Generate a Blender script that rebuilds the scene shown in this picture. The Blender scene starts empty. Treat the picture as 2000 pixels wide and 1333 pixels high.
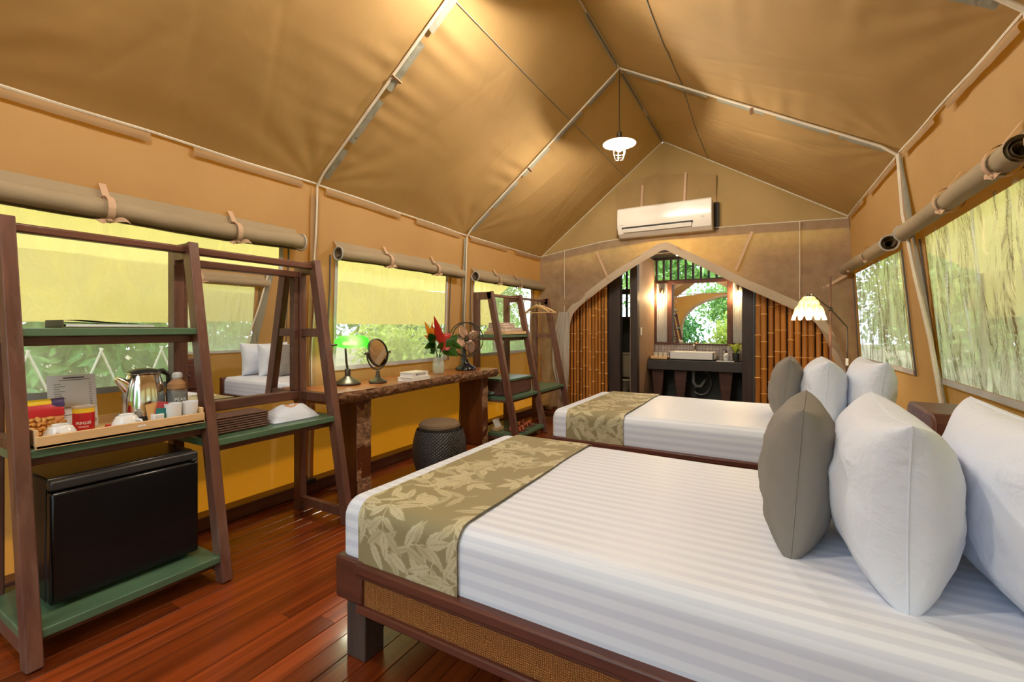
import bpy, math, random
import numpy as np
from mathutils import Vector, Matrix, Euler, noise as mnoise
PI = math.pi
R = math.radians
sc = bpy.context.scene
COL = sc.collection
random.seed(7)

# ------------------------------------------------------------------ camera, world, sun, exposure
cam_d = bpy.data.cameras.new('camera')
cam_d.sensor_width = 36.0
cam_d.lens = 16.0
cam_d.shift_y = -0.01325
cam_d.clip_start = 0.02
cam = bpy.data.objects.new('camera', cam_d)
COL.objects.link(cam)
cam.location = (0, 0, 1.27)
cam.rotation_euler = (R(90), 0, R(29.842))
sc.camera = cam

world = bpy.data.worlds.new('world')
sc.world = world
world.use_nodes = True
bg = world.node_tree.nodes['Background']
bg.inputs[0].default_value = (0.74, 0.87, 1.0, 1)
bg.inputs[1].default_value = 3.6

sun_d = bpy.data.lights.new('sun', 'SUN')
sun_d.energy = 3.5
sun_d.color = (1.0, 0.93, 0.80)
sun_d.angle = R(1.5)
sun = bpy.data.objects.new('sun', sun_d)
COL.objects.link(sun)
sun.location = (-12, -5, 12)
sun.rotation_euler = Vector((0.72, 0.26, -0.64)).to_track_quat('-Z', 'Y').to_euler()

vs = sc.view_settings
vs.view_transform = 'Standard'
vs.look = 'None'
vs.gamma = 1.0
vs.use_curve_mapping = False
vs.exposure = 0.38
PENDANT = 82.0      # bulb power, W
BATHLAMP = 30.0
sc.cycles.max_bounces = 7
sc.cycles.transparent_max_bounces = 12
sc.cycles.adaptive_threshold = 0.04
sc.cycles.sample_clamp_indirect = 6.0
sc.cycles.caustics_reflective = False
sc.cycles.caustics_refractive = False

# ------------------------------------------------------------------ materials
MATS = {}
def newmat(name):
    m = bpy.data.materials.new(name)
    m.use_nodes = True
    nt = m.node_tree
    nt.nodes.clear()
    out = nt.nodes.new('ShaderNodeOutputMaterial')
    MATS[name] = m
    return m, nt, out
def N(nt, t, **kw):
    n = nt.nodes.new(t)
    for k, v in kw.items():
        setattr(n, k, v)
    return n
def c4(c):
    return (c[0], c[1], c[2], 1)
def srgb(r, g, b):
    f = lambda v: (v/255/12.92) if v/255 <= .04045 else ((v/255+.055)/1.055)**2.4
    return (f(r), f(g), f(b))
def coords(nt, scale=(1, 1, 1), kind='Object'):
    tc = N(nt, 'ShaderNodeTexCoord')
    mp = N(nt, 'ShaderNodeMapping')
    mp.inputs['Scale'].default_value = scale
    nt.links.new(tc.outputs[kind], mp.inputs[0])
    return mp.outputs[0]
def noise_fac(nt, vec, scale, detail=4, rough=.55, dist=0.0):
    n = N(nt, 'ShaderNodeTexNoise')
    n.inputs['Scale'].default_value = scale
    n.inputs['Detail'].default_value = detail
    n.inputs['Roughness'].default_value = rough
    n.inputs['Distortion'].default_value = dist
    nt.links.new(vec, n.inputs['Vector'])
    return n.outputs['Fac']
def ramp(nt, fac, stops):
    r = N(nt, 'ShaderNodeValToRGB')
    els = r.color_ramp.elements
    while len(els) < len(stops):
        els.new(.5)
    for e, (p, c) in zip(els, stops):
        e.position = p
        e.color = c4(c) if len(c) == 3 else c
    nt.links.new(fac, r.inputs[0])
    return r.outputs[0]
def bumpn(nt, h, strength, dist):
    b = N(nt, 'ShaderNodeBump')
    b.inputs['Strength'].default_value = strength
    b.inputs['Distance'].default_value = dist
    nt.links.new(h, b.inputs['Height'])
    return b.outputs[0]
def pbr(nt, col, rough=.5, metal=0., spec=.5, coat=0., normal=None):
    p = N(nt, 'ShaderNodeBsdfPrincipled')
    if hasattr(col, 'links') or hasattr(col, 'is_output'):
        nt.links.new(col, p.inputs['Base Color'])
    else:
        p.inputs['Base Color'].default_value = c4(col)
    p.inputs['Roughness'].default_value = rough
    p.inputs['Metallic'].default_value = metal
    p.inputs['Specular IOR Level'].default_value = spec
    p.inputs['Coat Weight'].default_value = coat
    p.inputs['Coat Roughness'].default_value = .1
    if normal is not None:
        nt.links.new(normal, p.inputs['Normal'])
    return p
def simple(name, col, rough=.5, metal=0., spec=.5, coat=0., var=.12, nscale=6., bump=0., bscale=40., bdist=.004):
    m, nt, out = newmat(name)
    v = coords(nt)
    lo = tuple(max(0, c*(1-var)) for c in col)
    hi = tuple(min(1, c*(1+var)) for c in col)
    cc = ramp(nt, noise_fac(nt, v, nscale), [(.3, lo), (.7, hi)])
    nrm = bumpn(nt, noise_fac(nt, v, bscale), bump, bdist) if bump else None
    p = pbr(nt, cc, rough, metal, spec, coat, nrm)
    nt.links.new(p.outputs[0], out.inputs[0])
    return m
def wood(name, dark, light, axis='Y', rough=.5, coat=0., scale=9., stretch=14., rand=0., bump=.15, worn=None):
    m, nt, out = newmat(name)
    s = {'X': (1, stretch, stretch), 'Y': (stretch, 1, stretch), 'Z': (stretch, stretch, 1)}[axis]
    v = coords(nt, s)
    oi = N(nt, 'ShaderNodeObjectInfo')
    if rand:
        add = N(nt, 'ShaderNodeVectorMath', operation='ADD')
        cmb = N(nt, 'ShaderNodeMath', operation='MULTIPLY')
        cmb.inputs[1].default_value = 37.
        nt.links.new(oi.outputs['Random'], cmb.inputs[0])
        nt.links.new(v, add.inputs[0])
        nt.links.new(cmb.outputs[0], add.inputs[1])
        v = add.outputs[0]
    f = noise_fac(nt, v, scale/6, 6, .6, .6)
    cc = ramp(nt, f, [(.25, dark), (.75, light)])
    if rand:
        h = N(nt, 'ShaderNodeHueSaturation')
        mr = N(nt, 'ShaderNodeMapRange')
        mr.inputs[3].default_value = 1-rand
        mr.inputs[4].default_value = 1+rand
        nt.links.new(oi.outputs['Random'], mr.inputs[0])
        nt.links.new(mr.outputs[0], h.inputs['Value'])
        nt.links.new(cc, h.inputs['Color'])
        cc = h.outputs[0]
    if worn:
        mx = N(nt, 'ShaderNodeMix', data_type='RGBA')
        wv = coords(nt, (1, 1, .25))
        wf = ramp(nt, noise_fac(nt, wv, 7, 6, .7), [(.52, (0, 0, 0)), (.72, (.55, .55, .55))])
        nt.links.new(wf, mx.inputs[0])
        nt.links.new(cc, mx.inputs[6])
        mx.inputs[7].default_value = c4(worn)
        cc = mx.outputs[2]
    nrm = bumpn(nt, f, bump, .004)
    p = pbr(nt, cc, rough, 0, .45, coat, nrm)
    nt.links.new(p.outputs[0], out.inputs[0])
    return m
def cloth(name, col, trans, tfac=.3, rough=.8, wr=.25, wscale=3., fine=.06, transp=0., var=.1, cscale=1.6):
    """woven cloth: diffuse front, some light through it"""
    m, nt, out = newmat(name)
    v = coords(nt)
    lo = tuple(c*(1-var) for c in col)
    hi = tuple(min(1, c*(1+var)) for c in col)
    cc = ramp(nt, noise_fac(nt, v, cscale, 5), [(.3, lo), (.7, hi)])
    h1 = noise_fac(nt, v, wscale, 4, .5, .4)
    h2 = noise_fac(nt, v, 260, 2)
    b1 = N(nt, 'ShaderNodeBump')
    b1.inputs['Strength'].default_value = fine
    b1.inputs['Distance'].default_value = .002
    nt.links.new(h2, b1.inputs['Height'])
    b2 = N(nt, 'ShaderNodeBump')
    b2.inputs['Strength'].default_value = wr
    b2.inputs['Distance'].default_value = .03
    nt.links.new(h1, b2.inputs['Height'])
    nt.links.new(b1.outputs[0], b2.inputs['Normal'])
    p = pbr(nt, cc, rough, 0, .25, 0, b2.outputs[0])
    t = N(nt, 'ShaderNodeBsdfTranslucent')
    t.inputs[0].default_value = c4(trans)
    mx = N(nt, 'ShaderNodeMixShader')
    mx.inputs[0].default_value = tfac
    nt.links.new(p.outputs[0], mx.inputs[1])
    nt.links.new(t.outputs[0], mx.inputs[2])
    res = mx.outputs[0]
    if transp:
        tr = N(nt, 'ShaderNodeBsdfTransparent')
        mt = N(nt, 'ShaderNodeMixShader')
        mt.inputs[0].default_value = transp
        nt.links.new(res, mt.inputs[1])
        nt.links.new(tr.outputs[0], mt.inputs[2])
        res = mt.outputs[0]
    nt.links.new(res, out.inputs[0])
    return m
def emis(name, col, strength):
    m, nt, out = newmat(name)
    e = N(nt, 'ShaderNodeEmission')
    e.inputs[0].default_value = c4(col)
    e.inputs[1].default_value = strength
    nt.links.new(e.outputs[0], out.inputs[0])
    return m

CANVAS = cloth('canvas', (.35, .236, .118), (.88, .32, .008), .18, wr=.22, wscale=2.2)
CANVASR = cloth('canvas_roof', (.385, .240, .102), (.80, .45, .10), .05, wr=.42, wscale=1.9)
CANVASB = cloth('canvas_gable', (.34, .22, .095), (.7, .42, .12), .06, wr=.5, wscale=3.0)
ROLL = cloth('canvas_roll', (.36, .28, .18), (.5, .35, .15), .05, wr=.3, wscale=4)
FLAP = cloth('canvas_flap', (.40, .26, .11), (.95, .52, .08), .5, wr=.4, wscale=4)
FLY = cloth('fly_sheet', (.62, .53, .20), (.78, .64, .17), .34, wr=.15, wscale=1.2)
NET = cloth('net', (.48, .36, .26), (.60, .42, .24), .35, wr=1., wscale=9, transp=.34, var=.20, cscale=10)
NETW = cloth('net_white', (.62, .56, .50), (.6, .5, .4), .3, wr=.5, wscale=8, transp=.1)
HEM = cloth('hem_band', (.55, .44, .33), (.5, .4, .25), .2, wr=.3, wscale=8)
STRAP = cloth('strap', (.60, .40, .27), (.4, .25, .1), .1)
CORD = simple('cord', (.62, .55, .44), .8)
SLEEVE = cloth('sleeve', (.30, .29, .23), (.3, .3, .2), .1, wr=.4, wscale=12)
PVC = simple('grey_webbing', (.46, .46, .45), .5)
ZIP = simple('zip', (.10, .10, .10), .5)
PLANK = wood('floor_plank', srgb(84, 32, 12), srgb(150, 68, 26), 'Y', .27, .25, 9, 12, rand=.38, bump=.05)
DARKW = wood('dark_wood', srgb(80, 49, 39), srgb(122, 80, 64), 'Z', .42, 0, 9, 10, worn=srgb(140, 118, 104))
DARKW_Y = wood('dark_wood_rail', srgb(82, 49, 38), srgb(120, 78, 61), 'Y', .38, 0, 9, 10)
BEDW = wood('bed_wood', srgb(66, 34, 26), srgb(104, 56, 42), 'X', .4, .05, 9, 10)
BEDLEG = wood('bed_leg_wood', srgb(52, 40, 36), srgb(86, 70, 62), 'Z', .6, 0, 9, 10)
GREEN = wood('green_paint', srgb(72, 100, 76), srgb(94, 124, 96), 'Y', .30, 0, 9, 8, bump=.1, worn=srgb(96, 128, 92))
DESKT = wood('desk_wood', srgb(120, 62, 28), srgb(180, 108, 55), 'Y', .3, .3, 7, 8)
DESKL = wood('desk_leg_wood', srgb(62, 28, 14), srgb(112, 58, 28), 'Z', .4, .1, 7, 8)
BARK = simple('bark', srgb(146, 108, 78), .85, var=.5, nscale=22, bump=1., bscale=35, bdist=.03)
PALE = wood('pale_wood', srgb(205, 165, 115), srgb(232, 196, 146), 'Y', .5, 0, 9, 8, bump=.05)
BATHW = wood('bath_dark_wood', srgb(36, 26, 24), srgb(62, 46, 42), 'Z', .5, 0, 9, 8)
BATHF = wood('bath_frame_wood', srgb(60, 34, 26), srgb(92, 54, 42), 'X', .5, 0, 9, 8)
BAMB = wood('bamboo', srgb(150, 92, 38), srgb(196, 132, 60), 'Z', .35, .2, 6, 3, rand=.30, bump=.03)
BAMN = simple('bamboo_node', srgb(226, 178, 110), .5)
WHITE = simple('white_enamel', (.80, .78, .74), .3, var=.03)
CERAM = simple('ceramic', (.84, .84, .84), .12, var=.02, coat=.3)
PAPER = simple('paper', (.82, .83, .86), .7, var=.03)
INK = simple('ink', (.12, .12, .16), .6)
BLACK = simple('black_gloss', (.008, .008, .009), .22, spec=.35)
BLACKM = simple('black_matt', (.02, .02, .02), .55)
BLACKP = simple('black_plastic', (.03, .03, .032), .35)
BRONZE = simple('bronze', (.10, .085, .065), .38, metal=.8, var=.2)
STEEL = simple('steel', (.78, .76, .72), .13, metal=1., var=.04)
CHROME = simple('chrome', (.85, .85, .85), .06, metal=1., var=.02)
COPPER = simple('copper_blade', (.66, .45, .34), .32, metal=.75, var=.15)
GALV = simple('corrugated_zinc', (.56, .56, .57), .4, metal=.25, var=.1)
GREYC = cloth('grey_cotton', (.235, .215, .20), (.2, .2, .2), .05, wr=.25, wscale=9)
COTTON = cloth('white_cotton', (.74, .79, .92), (.7, .7, .7), .06, wr=.5, wscale=11, var=.02)
WICK = simple('wicker_dark', (.035, .032, .03), .4, var=.3, nscale=40)
CUSH = simple('cushion_taupe', srgb(118, 98, 74), .85, bump=.3, bscale=180)
WEAVEBOX = simple('woven_box', srgb(96, 64, 50), .7, var=.4, nscale=60, bump=.5, bscale=90)
AC = simple('ac_plastic', (.80, .74, .66), .22, var=.02)
RED = simple('red_print', (.50, .012, .02), .35, var=.08)
YEL = simple('yellow_print', (.85, .55, .02), .4, var=.05)
ORG = simple('orange_print', (.72, .27, .07), .5, var=.1)
TEAL = simple('teal_print', (.02, .20, .20), .4)
NUT = simple('peanut', (.62, .30, .07), .5, var=.3, nscale=60)
PURP = simple('navy_print', (.05, .03, .12), .4)
LEAF1 = None
PINKT = cloth('towel_pink', (.70, .56, .47), (.5, .4, .3), .05, wr=.6, wscale=40, fine=.5)
OLIVE = simple('binder_cover', srgb(90, 82, 62), .6)
CONC = simple('grey_wall', srgb(112, 104, 98), .8, var=.15, bump=.2, bscale=60)
TANW = simple('tan_bath_wall', srgb(150, 122, 100), .7, var=.08)
DARKWALL = simple('dark_bath_wall', srgb(58, 58, 56), .7, var=.2)
COUNT = simple('counter_dark', srgb(58, 52, 50), .45, var=.15)
THATCH = wood('thatch', srgb(46, 34, 24), srgb(92, 72, 50), 'Y', .9, 0, 12, 16)
GROUND = simple('ground', srgb(120, 112, 80), .95, var=.4, nscale=1.2)
CONCF = simple('bath_floor', srgb(90, 84, 78), .6, var=.15)
SOIL = simple('soil', srgb(60, 44, 32), .9)
TRUNK = simple('trunk', srgb(110, 96, 80), .9, var=.3, bump=.6, bscale=20, bdist=.02)

def mirror_mat(name, col=(.93, .93, .93), rough=.01):
    m, nt, out = newmat(name)
    p = pbr(nt, col, rough, 1.)
    nt.links.new(p.outputs[0], out.inputs[0])
    return m
MIRROR = mirror_mat('mirror')
MIRRORB = mirror_mat('mirror_small', (.62, .56, .50), .03)
def glass_mat(name, col=(1, 1, 1), transp=.8, rough=.03):
    m, nt, out = newmat(name)
    p = pbr(nt, col, rough, 0, .6)
    t = N(nt, 'ShaderNodeBsdfTransparent')
    t.inputs[0].default_value = c4(col)
    mx = N(nt, 'ShaderNodeMixShader')
    mx.inputs[0].default_value = transp
    nt.links.new(p.outputs[0], mx.inputs[1])
    nt.links.new(t.outputs[0], mx.inputs[2])
    nt.links.new(mx.outputs[0], out.inputs[0])
    return m
GLASS = glass_mat('clear_glass', (.93, .95, .93), .80)
WATER = glass_mat('vase_water', (.85, .88, .70), .72)
def vinyl(name, transp, haze, wr, rough, stretch=(1, 1.0, .35), wscale=7., tl_w=.5):
    m, nt, out = newmat(name)
    v = coords(nt, stretch)
    h = noise_fac(nt, v, wscale, 5, .6, 1.2)
    if wr > .5:
        vo = N(nt, 'ShaderNodeTexVoronoi', feature='SMOOTH_F1')
        vo.inputs['Scale'].default_value = 5.5
        vo.inputs['Smoothness'].default_value = .35
        dv = N(nt, 'ShaderNodeVectorMath', operation='MULTIPLY_ADD')
        nv = N(nt, 'ShaderNodeTexNoise')
        nv.inputs['Scale'].default_value = 4.
        nt.links.new(v, nv.inputs['Vector'])
        nt.links.new(nv.outputs['Color'], dv.inputs[0])
        dv.inputs[1].default_value = (.35, .35, .35)
        nt.links.new(v, dv.inputs[2])
        nt.links.new(dv.outputs[0], vo.inputs['Vector'])
        am = N(nt, 'ShaderNodeMath', operation='MULTIPLY_ADD')
        nt.links.new(vo.outputs['Distance'], am.inputs[0])
        am.inputs[1].default_value = 1.6
        nt.links.new(h, am.inputs[2])
        h = am.outputs[0]
    nrm = bumpn(nt, h, wr, .05)
    p = pbr(nt, haze, .5, 0, .2, 0, nrm)
    tl = N(nt, 'ShaderNodeBsdfTranslucent')
    tl.inputs[0].default_value = c4(tuple(min(1, c*1.15) for c in haze))
    nt.links.new(nrm, tl.inputs['Normal'])
    mx = N(nt, 'ShaderNodeMixShader')
    mx.inputs[0].default_value = tl_w
    nt.links.new(p.outputs[0], mx.inputs[1])
    nt.links.new(tl.outputs[0], mx.inputs[2])
    t = N(nt, 'ShaderNodeBsdfTransparent')
    m2 = N(nt, 'ShaderNodeMixShader')
    fr = ramp(nt, h, [(.35, (transp-.12,)*3), (.9 if wr > .5 else .7, (min(1, transp+.1),)*3)])
    nt.links.new(fr, m2.inputs[0])
    nt.links.new(mx.outputs[0], m2.inputs[1])
    nt.links.new(t.outputs[0], m2.inputs[2])
    # glossy film: reflectance after Fresnel, on the crumpled surface
    lw = N(nt, 'ShaderNodeLayerWeight')
    lw.inputs['Blend'].default_value = .5
    nt.links.new(nrm, lw.inputs['Normal'])
    pw5 = N(nt, 'ShaderNodeMath', operation='POWER')
    nt.links.new(lw.outputs['Facing'], pw5.inputs[0])
    pw5.inputs[1].default_value = 5.
    fz = N(nt, 'ShaderNodeMath', operation='MULTIPLY_ADD')
    nt.links.new(pw5.outputs[0], fz.inputs[0])
    fz.inputs[1].default_value = .92
    fz.inputs[2].default_value = .05
    gl = N(nt, 'ShaderNodeBsdfGlossy')
    gl.inputs['Roughness'].default_value = rough
    nt.links.new(nrm, gl.inputs['Normal'])
    m3 = N(nt, 'ShaderNodeMixShader')
    nt.links.new(fz.outputs[0], m3.inputs[0])
    nt.links.new(m2.outputs[0], m3.inputs[1])
    nt.links.new(gl.outputs[0], m3.inputs[2])
    nt.links.new(m3.outputs[0], out.inputs[0])
    return m
VINL = vinyl('clear_vinyl', .60, (.74, .77, .72), .08, .15)
VINR = vinyl('wrinkled_vinyl', .25, (.88, .90, .95), .85, .2, (1, .8, .3), 5, .72)
def translucent_mat(name, col, rough=.3, tf=.6, transp=0.):
    m, nt, out = newmat(name)
    p = pbr(nt, col, rough, 0, .5)
    t = N(nt, 'ShaderNodeBsdfTranslucent')
    t.inputs[0].default_value = c4(col)
    mx = N(nt, 'ShaderNodeMixShader')
    mx.inputs[0].default_value = tf
    nt.links.new(p.outputs[0], mx.inputs[1])
    nt.links.new(t.outputs[0], mx.inputs[2])
    res = mx.outputs[0]
    if transp:
        tr = N(nt, 'ShaderNodeBsdfTransparent')
        tr.inputs[0].default_value = c4(col)
        m2 = N(nt, 'ShaderNodeMixShader')
        m2.inputs[0].default_value = transp
        nt.links.new(res, m2.inputs[1])
        nt.links.new(tr.outputs[0], m2.inputs[2])
        res = m2.outputs[0]
    nt.links.new(res, out.inputs[0])
    return m
GSHADE = translucent_mat('green_glass', (.05, .50, .03), .12, .65, .10)
CAPIZ = translucent_mat('shell_petal', (.92, .86, .74), .3, .75, .15)
def leafmat(name, a, b, gloss=.4):
    m, nt, out = newmat(name)
    v = coords(nt)
    cc = ramp(nt, noise_fac(nt, v, 3.5, 4), [(.3, a), (.7, b)])
    p = pbr(nt, cc, gloss, 0, .4)
    t = N(nt, 'ShaderNodeBsdfTranslucent')
    nt.links.new(cc, t.inputs[0])
    mx = N(nt, 'ShaderNodeMixShader')
    mx.inputs[0].default_value = .35
    nt.links.new(p.outputs[0], mx.inputs[1])
    nt.links.new(t.outputs[0], mx.inputs[2])
    nt.links.new(mx.outputs[0], out.inputs[0])
    return m
LEAFA = leafmat('leaf_mid', srgb(84, 136, 58), srgb(166, 200, 108))
LEAFB = leafmat('leaf_dark', srgb(50, 108, 48), srgb(112, 170, 86))
LEAFC = leafmat('leaf_yellow', srgb(130, 160, 50), srgb(206, 216, 112))
LEAFV = leafmat('leaf_vase', srgb(28, 74, 22), srgb(74, 120, 44), .3)
HELR = leafmat('heliconia_red', (.42, .02, .015), (.62, .05, .03))
HELO = leafmat('heliconia_orange', (.78, .25, .02), (.9, .45, .05))
def striped():
    """white sateen with lengthwise stripes woven dull and glossy"""
    m, nt, out = newmat('striped_sheet')
    tc = N(nt, 'ShaderNodeTexCoord')
    sx = N(nt, 'ShaderNodeSeparateXYZ')
    nt.links.new(tc.outputs['Object'], sx.inputs[0])
    sn = N(nt, 'ShaderNodeSeparateXYZ')
    nt.links.new(tc.outputs['Normal'], sn.inputs[0])
    ab = N(nt, 'ShaderNodeMath', operation='ABSOLUTE')
    nt.links.new(sn.outputs[0], ab.inputs[0])
    lt = N(nt, 'ShaderNodeMath', operation='LESS_THAN')
    nt.links.new(ab.outputs[0], lt.inputs[0])
    lt.inputs[1].default_value = .6
    mz = N(nt, 'ShaderNodeMath', operation='MULTIPLY')
    nt.links.new(sx.outputs[2], mz.inputs[0])
    nt.links.new(lt.outputs[0], mz.inputs[1])
    ad = N(nt, 'ShaderNodeMath', operation='ADD')
    nt.links.new(sx.outputs[1], ad.inputs[0])
    nt.links.new(mz.outputs[0], ad.inputs[1])
    mu = N(nt, 'ShaderNodeMath', operation='MULTIPLY')
    nt.links.new(ad.outputs[0], mu.inputs[0])
    mu.inputs[1].default_value = 2*PI/.05
    si = N(nt, 'ShaderNodeMath', operation='SINE')
    nt.links.new(mu.outputs[0], si.inputs[0])
    mr = N(nt, 'ShaderNodeMapRange')
    mr.inputs[1].default_value = -.25
    mr.inputs[2].default_value = .25
    nt.links.new(si.outputs[0], mr.inputs[0])
    cc = ramp(nt, mr.outputs[0], [(0., (.78, .83, .95)), (1., (.68, .73, .87))])
    rr = ramp(nt, mr.outputs[0], [(0., (.75,)*3), (1., (.38,)*3)])
    v = coords(nt)
    nrm = bumpn(nt, noise_fac(nt, v, 4.5, 4, .55), .14, .03)
    p = pbr(nt, cc, .6, 0, .35, 0, nrm)
    nt.links.new(rr, p.inputs['Roughness'])
    nt.links.new(p.outputs[0], out.inputs[0])
    return m
SHEET = striped()
def runner_mat():
    m, nt, out = newmat('leaf_brocade')
    at = N(nt, 'ShaderNodeAttribute')
    at.attribute_name = 'leafmask'
    cc = ramp(nt, at.outputs['Fac'], [(0., srgb(146, 135, 100)), (.5, srgb(166, 156, 120)), (1., srgb(196, 188, 156))])
    rr = ramp(nt, at.outputs['Fac'], [(0., (.62,)*3), (1., (.40,)*3)])
    p = pbr(nt, cc, .5, 0, .5)
    nt.links.new(rr, p.inputs['Roughness'])
    nt.links.new(p.outputs[0], out.inputs[0])
    return m
RUNNER = runner_mat()
def rattan():
    m, nt, out = newmat('woven_rattan')
    v = coords(nt, (1, 1, 1))
    w = N(nt, 'ShaderNodeTexWave')
    w.inputs['Scale'].default_value = 46
    w.inputs['Distortion'].default_value = 6
    w.inputs['Detail'].default_value = 2
    nt.links.new(v, w.inputs['Vector'])
    w2 = N(nt, 'ShaderNodeTexWave', bands_direction='Z')
    w2.inputs['Scale'].default_value = 46
    w2.inputs['Distortion'].default_value = 6
    nt.links.new(v, w2.inputs['Vector'])
    mm = N(nt, 'ShaderNodeMath', operation='MULTIPLY')
    nt.links.new(w.outputs['Fac'], mm.inputs[0])
    nt.links.new(w2.outputs['Fac'], mm.inputs[1])
    cc = ramp(nt, mm.outputs[0], [(.05, srgb(120, 72, 34)), (.7, srgb(188, 130, 70))])
    p = pbr(nt, cc, .55, 0, .3, 0, bumpn(nt, mm.outputs[0], .6, .004))
    nt.links.new(p.outputs[0], out.inputs[0])
    return m
RATTAN = rattan()
def tiles():
    m, nt, out = newmat('mosaic_tile')
    v = coords(nt, (1, 1, 1))
    mp = N(nt, 'ShaderNodeMapping')
    mp.inputs['Rotation'].default_value = (R(90), 0, 0)
    nt.links.new(v, mp.inputs[0])
    b = N(nt, 'ShaderNodeTexBrick')
    b.inputs['Color1'].default_value = c4(srgb(196, 184, 178))
    b.inputs['Color2'].default_value = c4(srgb(168, 154, 150))
    b.inputs['Mortar'].default_value = c4(srgb(132, 120, 114))
    b.inputs['Scale'].default_value = 1
    b.inputs['Brick Width'].default_value = .05
    b.inputs['Row Height'].default_value = .05
    b.inputs['Mortar Size'].default_value = .004
    b.offset = 0
    nt.links.new(mp.outputs[0], b.inputs['Vector'])
    p = pbr(nt, b.outputs['Color'], .3)
    nt.links.new(p.outputs[0], out.inputs[0])
    return m
TILE = tiles()

# ------------------------------------------------------------------ mesh helpers
class MB:
    """collects shapes for ONE mesh"""
    def __init__(s):
        s.v = []
        s.f = []
    def add(s, vs_, fs):
        o = len(s.v)
        s.v += [tuple(p) for p in vs_]
        s.f += [tuple(i+o for i in f) for f in fs]
        return s
    def box(s, lo, hi, rot=None, piv=None):
        x0, y0, z0 = lo
        x1, y1, z1 = hi
        vs_ = [Vector(p) for p in ((x0, y0, z0), (x1, y0, z0), (x1, y1, z0), (x0, y1, z0), (x0, y0, z1), (x1, y0, z1), (x1, y1, z1), (x0, y1, z1))]
        if rot:
            c = Vector(piv) if piv else sum(vs_, Vector())/8
            M_ = Euler(rot).to_matrix()
            vs_ = [c+M_ @ (p-c) for p in vs_]
        return s.add(vs_, [(3, 2, 1, 0), (4, 5, 6, 7), (0, 1, 5, 4), (1, 2, 6, 5), (2, 3, 7, 6), (3, 0, 4, 7)])
    def beam(s, a, b, w, t, up=(0, 0, 1)):
        """rectangular bar from a to b; w along side, t along up"""
        a, b = Vector(a), Vector(b)
        d = (b-a).normalized()
        sd = d.cross(Vector(up)).normalized()
        u = sd.cross(d).normalized()
        vs_ = []
        for p in (a, b):
            for i, j in ((-1, -1), (1, -1), (1, 1), (-1, 1)):
                vs_.append(p+sd*(i*w/2)+u*(j*t/2))
        return s.add(vs_, [(0, 1, 2, 3), (7, 6, 5, 4), (0, 4, 5, 1), (1, 5, 6, 2), (2, 6, 7, 3), (3, 7, 4, 0)])
    def tube(s, path, r, n=8, cap=True, closed=False):
        P = [Vector(p) for p in path]
        m = len(P)
        rs = r if isinstance(r, (list, tuple)) else [r]*m
        prev = None
        rings = []
        for i in range(m):
            if closed:
                t = (P[(i+1) % m]-P[i-1]).normalized()
            else:
                t = (P[min(i+1, m-1)]-P[max(i-1, 0)]).normalized()
            if prev is None:
                a = Vector((0, 0, 1)) if abs(t.z) < .9 else Vector((1, 0, 0))
                nrm = t.cross(a).normalized()
            else:
                nrm = (prev-t*prev.dot(t)).normalized()
            prev = nrm
            bn = t.cross(nrm)
            rings.append([P[i]+(nrm*math.cos(2*PI*k/n)+bn*math.sin(2*PI*k/n))*rs[i] for k in range(n)])
        vs_ = [p for rg in rings for p in rg]
        fs = []
        for i in range(m if closed else m-1):
            j = (i+1) % m
            for k in range(n):
                fs.append((i*n+k, i*n+(k+1) % n, j*n+(k+1) % n, j*n+k))
        if cap and not closed:
            fs.append(tuple(range(n-1, -1, -1)))
            fs.append(tuple((m-1)*n+k for k in range(n)))
        return s.add(vs_, fs)
    def lathe(s, prof, n=24, c=(0, 0, 0), cap=True):
        vs_ = []
        for r, z in prof:
            for k in range(n):
                a = 2*PI*k/n
                vs_.append((c[0]+r*math.cos(a), c[1]+r*math.sin(a), c[2]+z))
        fs = []
        m = len(prof)
        for i in range(m-1):
            for k in range(n):
                fs.append((i*n+k, i*n+(k+1) % n, (i+1)*n+(k+1) % n, (i+1)*n+k))
        if cap:
            fs.append(tuple(range(n-1, -1, -1)))
            fs.append(tuple((m-1)*n+k for k in range(n)))
        return s.add(vs_, fs)
    def grid(s, fn, us, vs0, skip=None):
        vs_ = [fn(u, v) for v in vs0 for u in us]
        nu = len(us)
        fs = []
        for j in range(len(vs0)-1):
            for i in range(nu-1):
                if skip and skip((us[i]+us[i+1])/2, (vs0[j]+vs0[j+1])/2):
                    continue
                fs.append((j*nu+i, j*nu+i+1, (j+1)*nu+i+1, (j+1)*nu+i))
        return s.add(vs_, fs)
    def prism(s, poly, axis, a, b):
        """polygon in the two other axes, extruded along axis from a to b"""
        def P(p, t):
            return {'X': (t, p[0], p[1]), 'Y': (p[0], t, p[1]), 'Z': (p[0], p[1], t)}[axis]
        n = len(poly)
        vs_ = [P(p, a) for p in poly]+[P(p, b) for p in poly]
        fs = [tuple(range(n-1, -1, -1)), tuple(range(n, 2*n))]+[(i, (i+1) % n, n+(i+1) % n, n+i) for i in range(n)]
        return s.add(vs_, fs)
    def ball(s, c, r, nu=12, nv=8):
        rr = r if isinstance(r, (list, tuple)) else (r, r, r)
        prof = [(max(1e-4, math.sin(PI*i/nv)), -math.cos(PI*i/nv)) for i in range(nv+1)]
        t = MB().lathe(prof, nu, cap=False)
        return s.add([(c[0]+p[0]*rr[0], c[1]+p[1]*rr[1], c[2]+p[2]*rr[2]) for p in t.v], t.f)
    def xform(s, M_):
        s.v = [tuple(M_ @ Vector(p)) for p in s.v]
        return s
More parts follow.
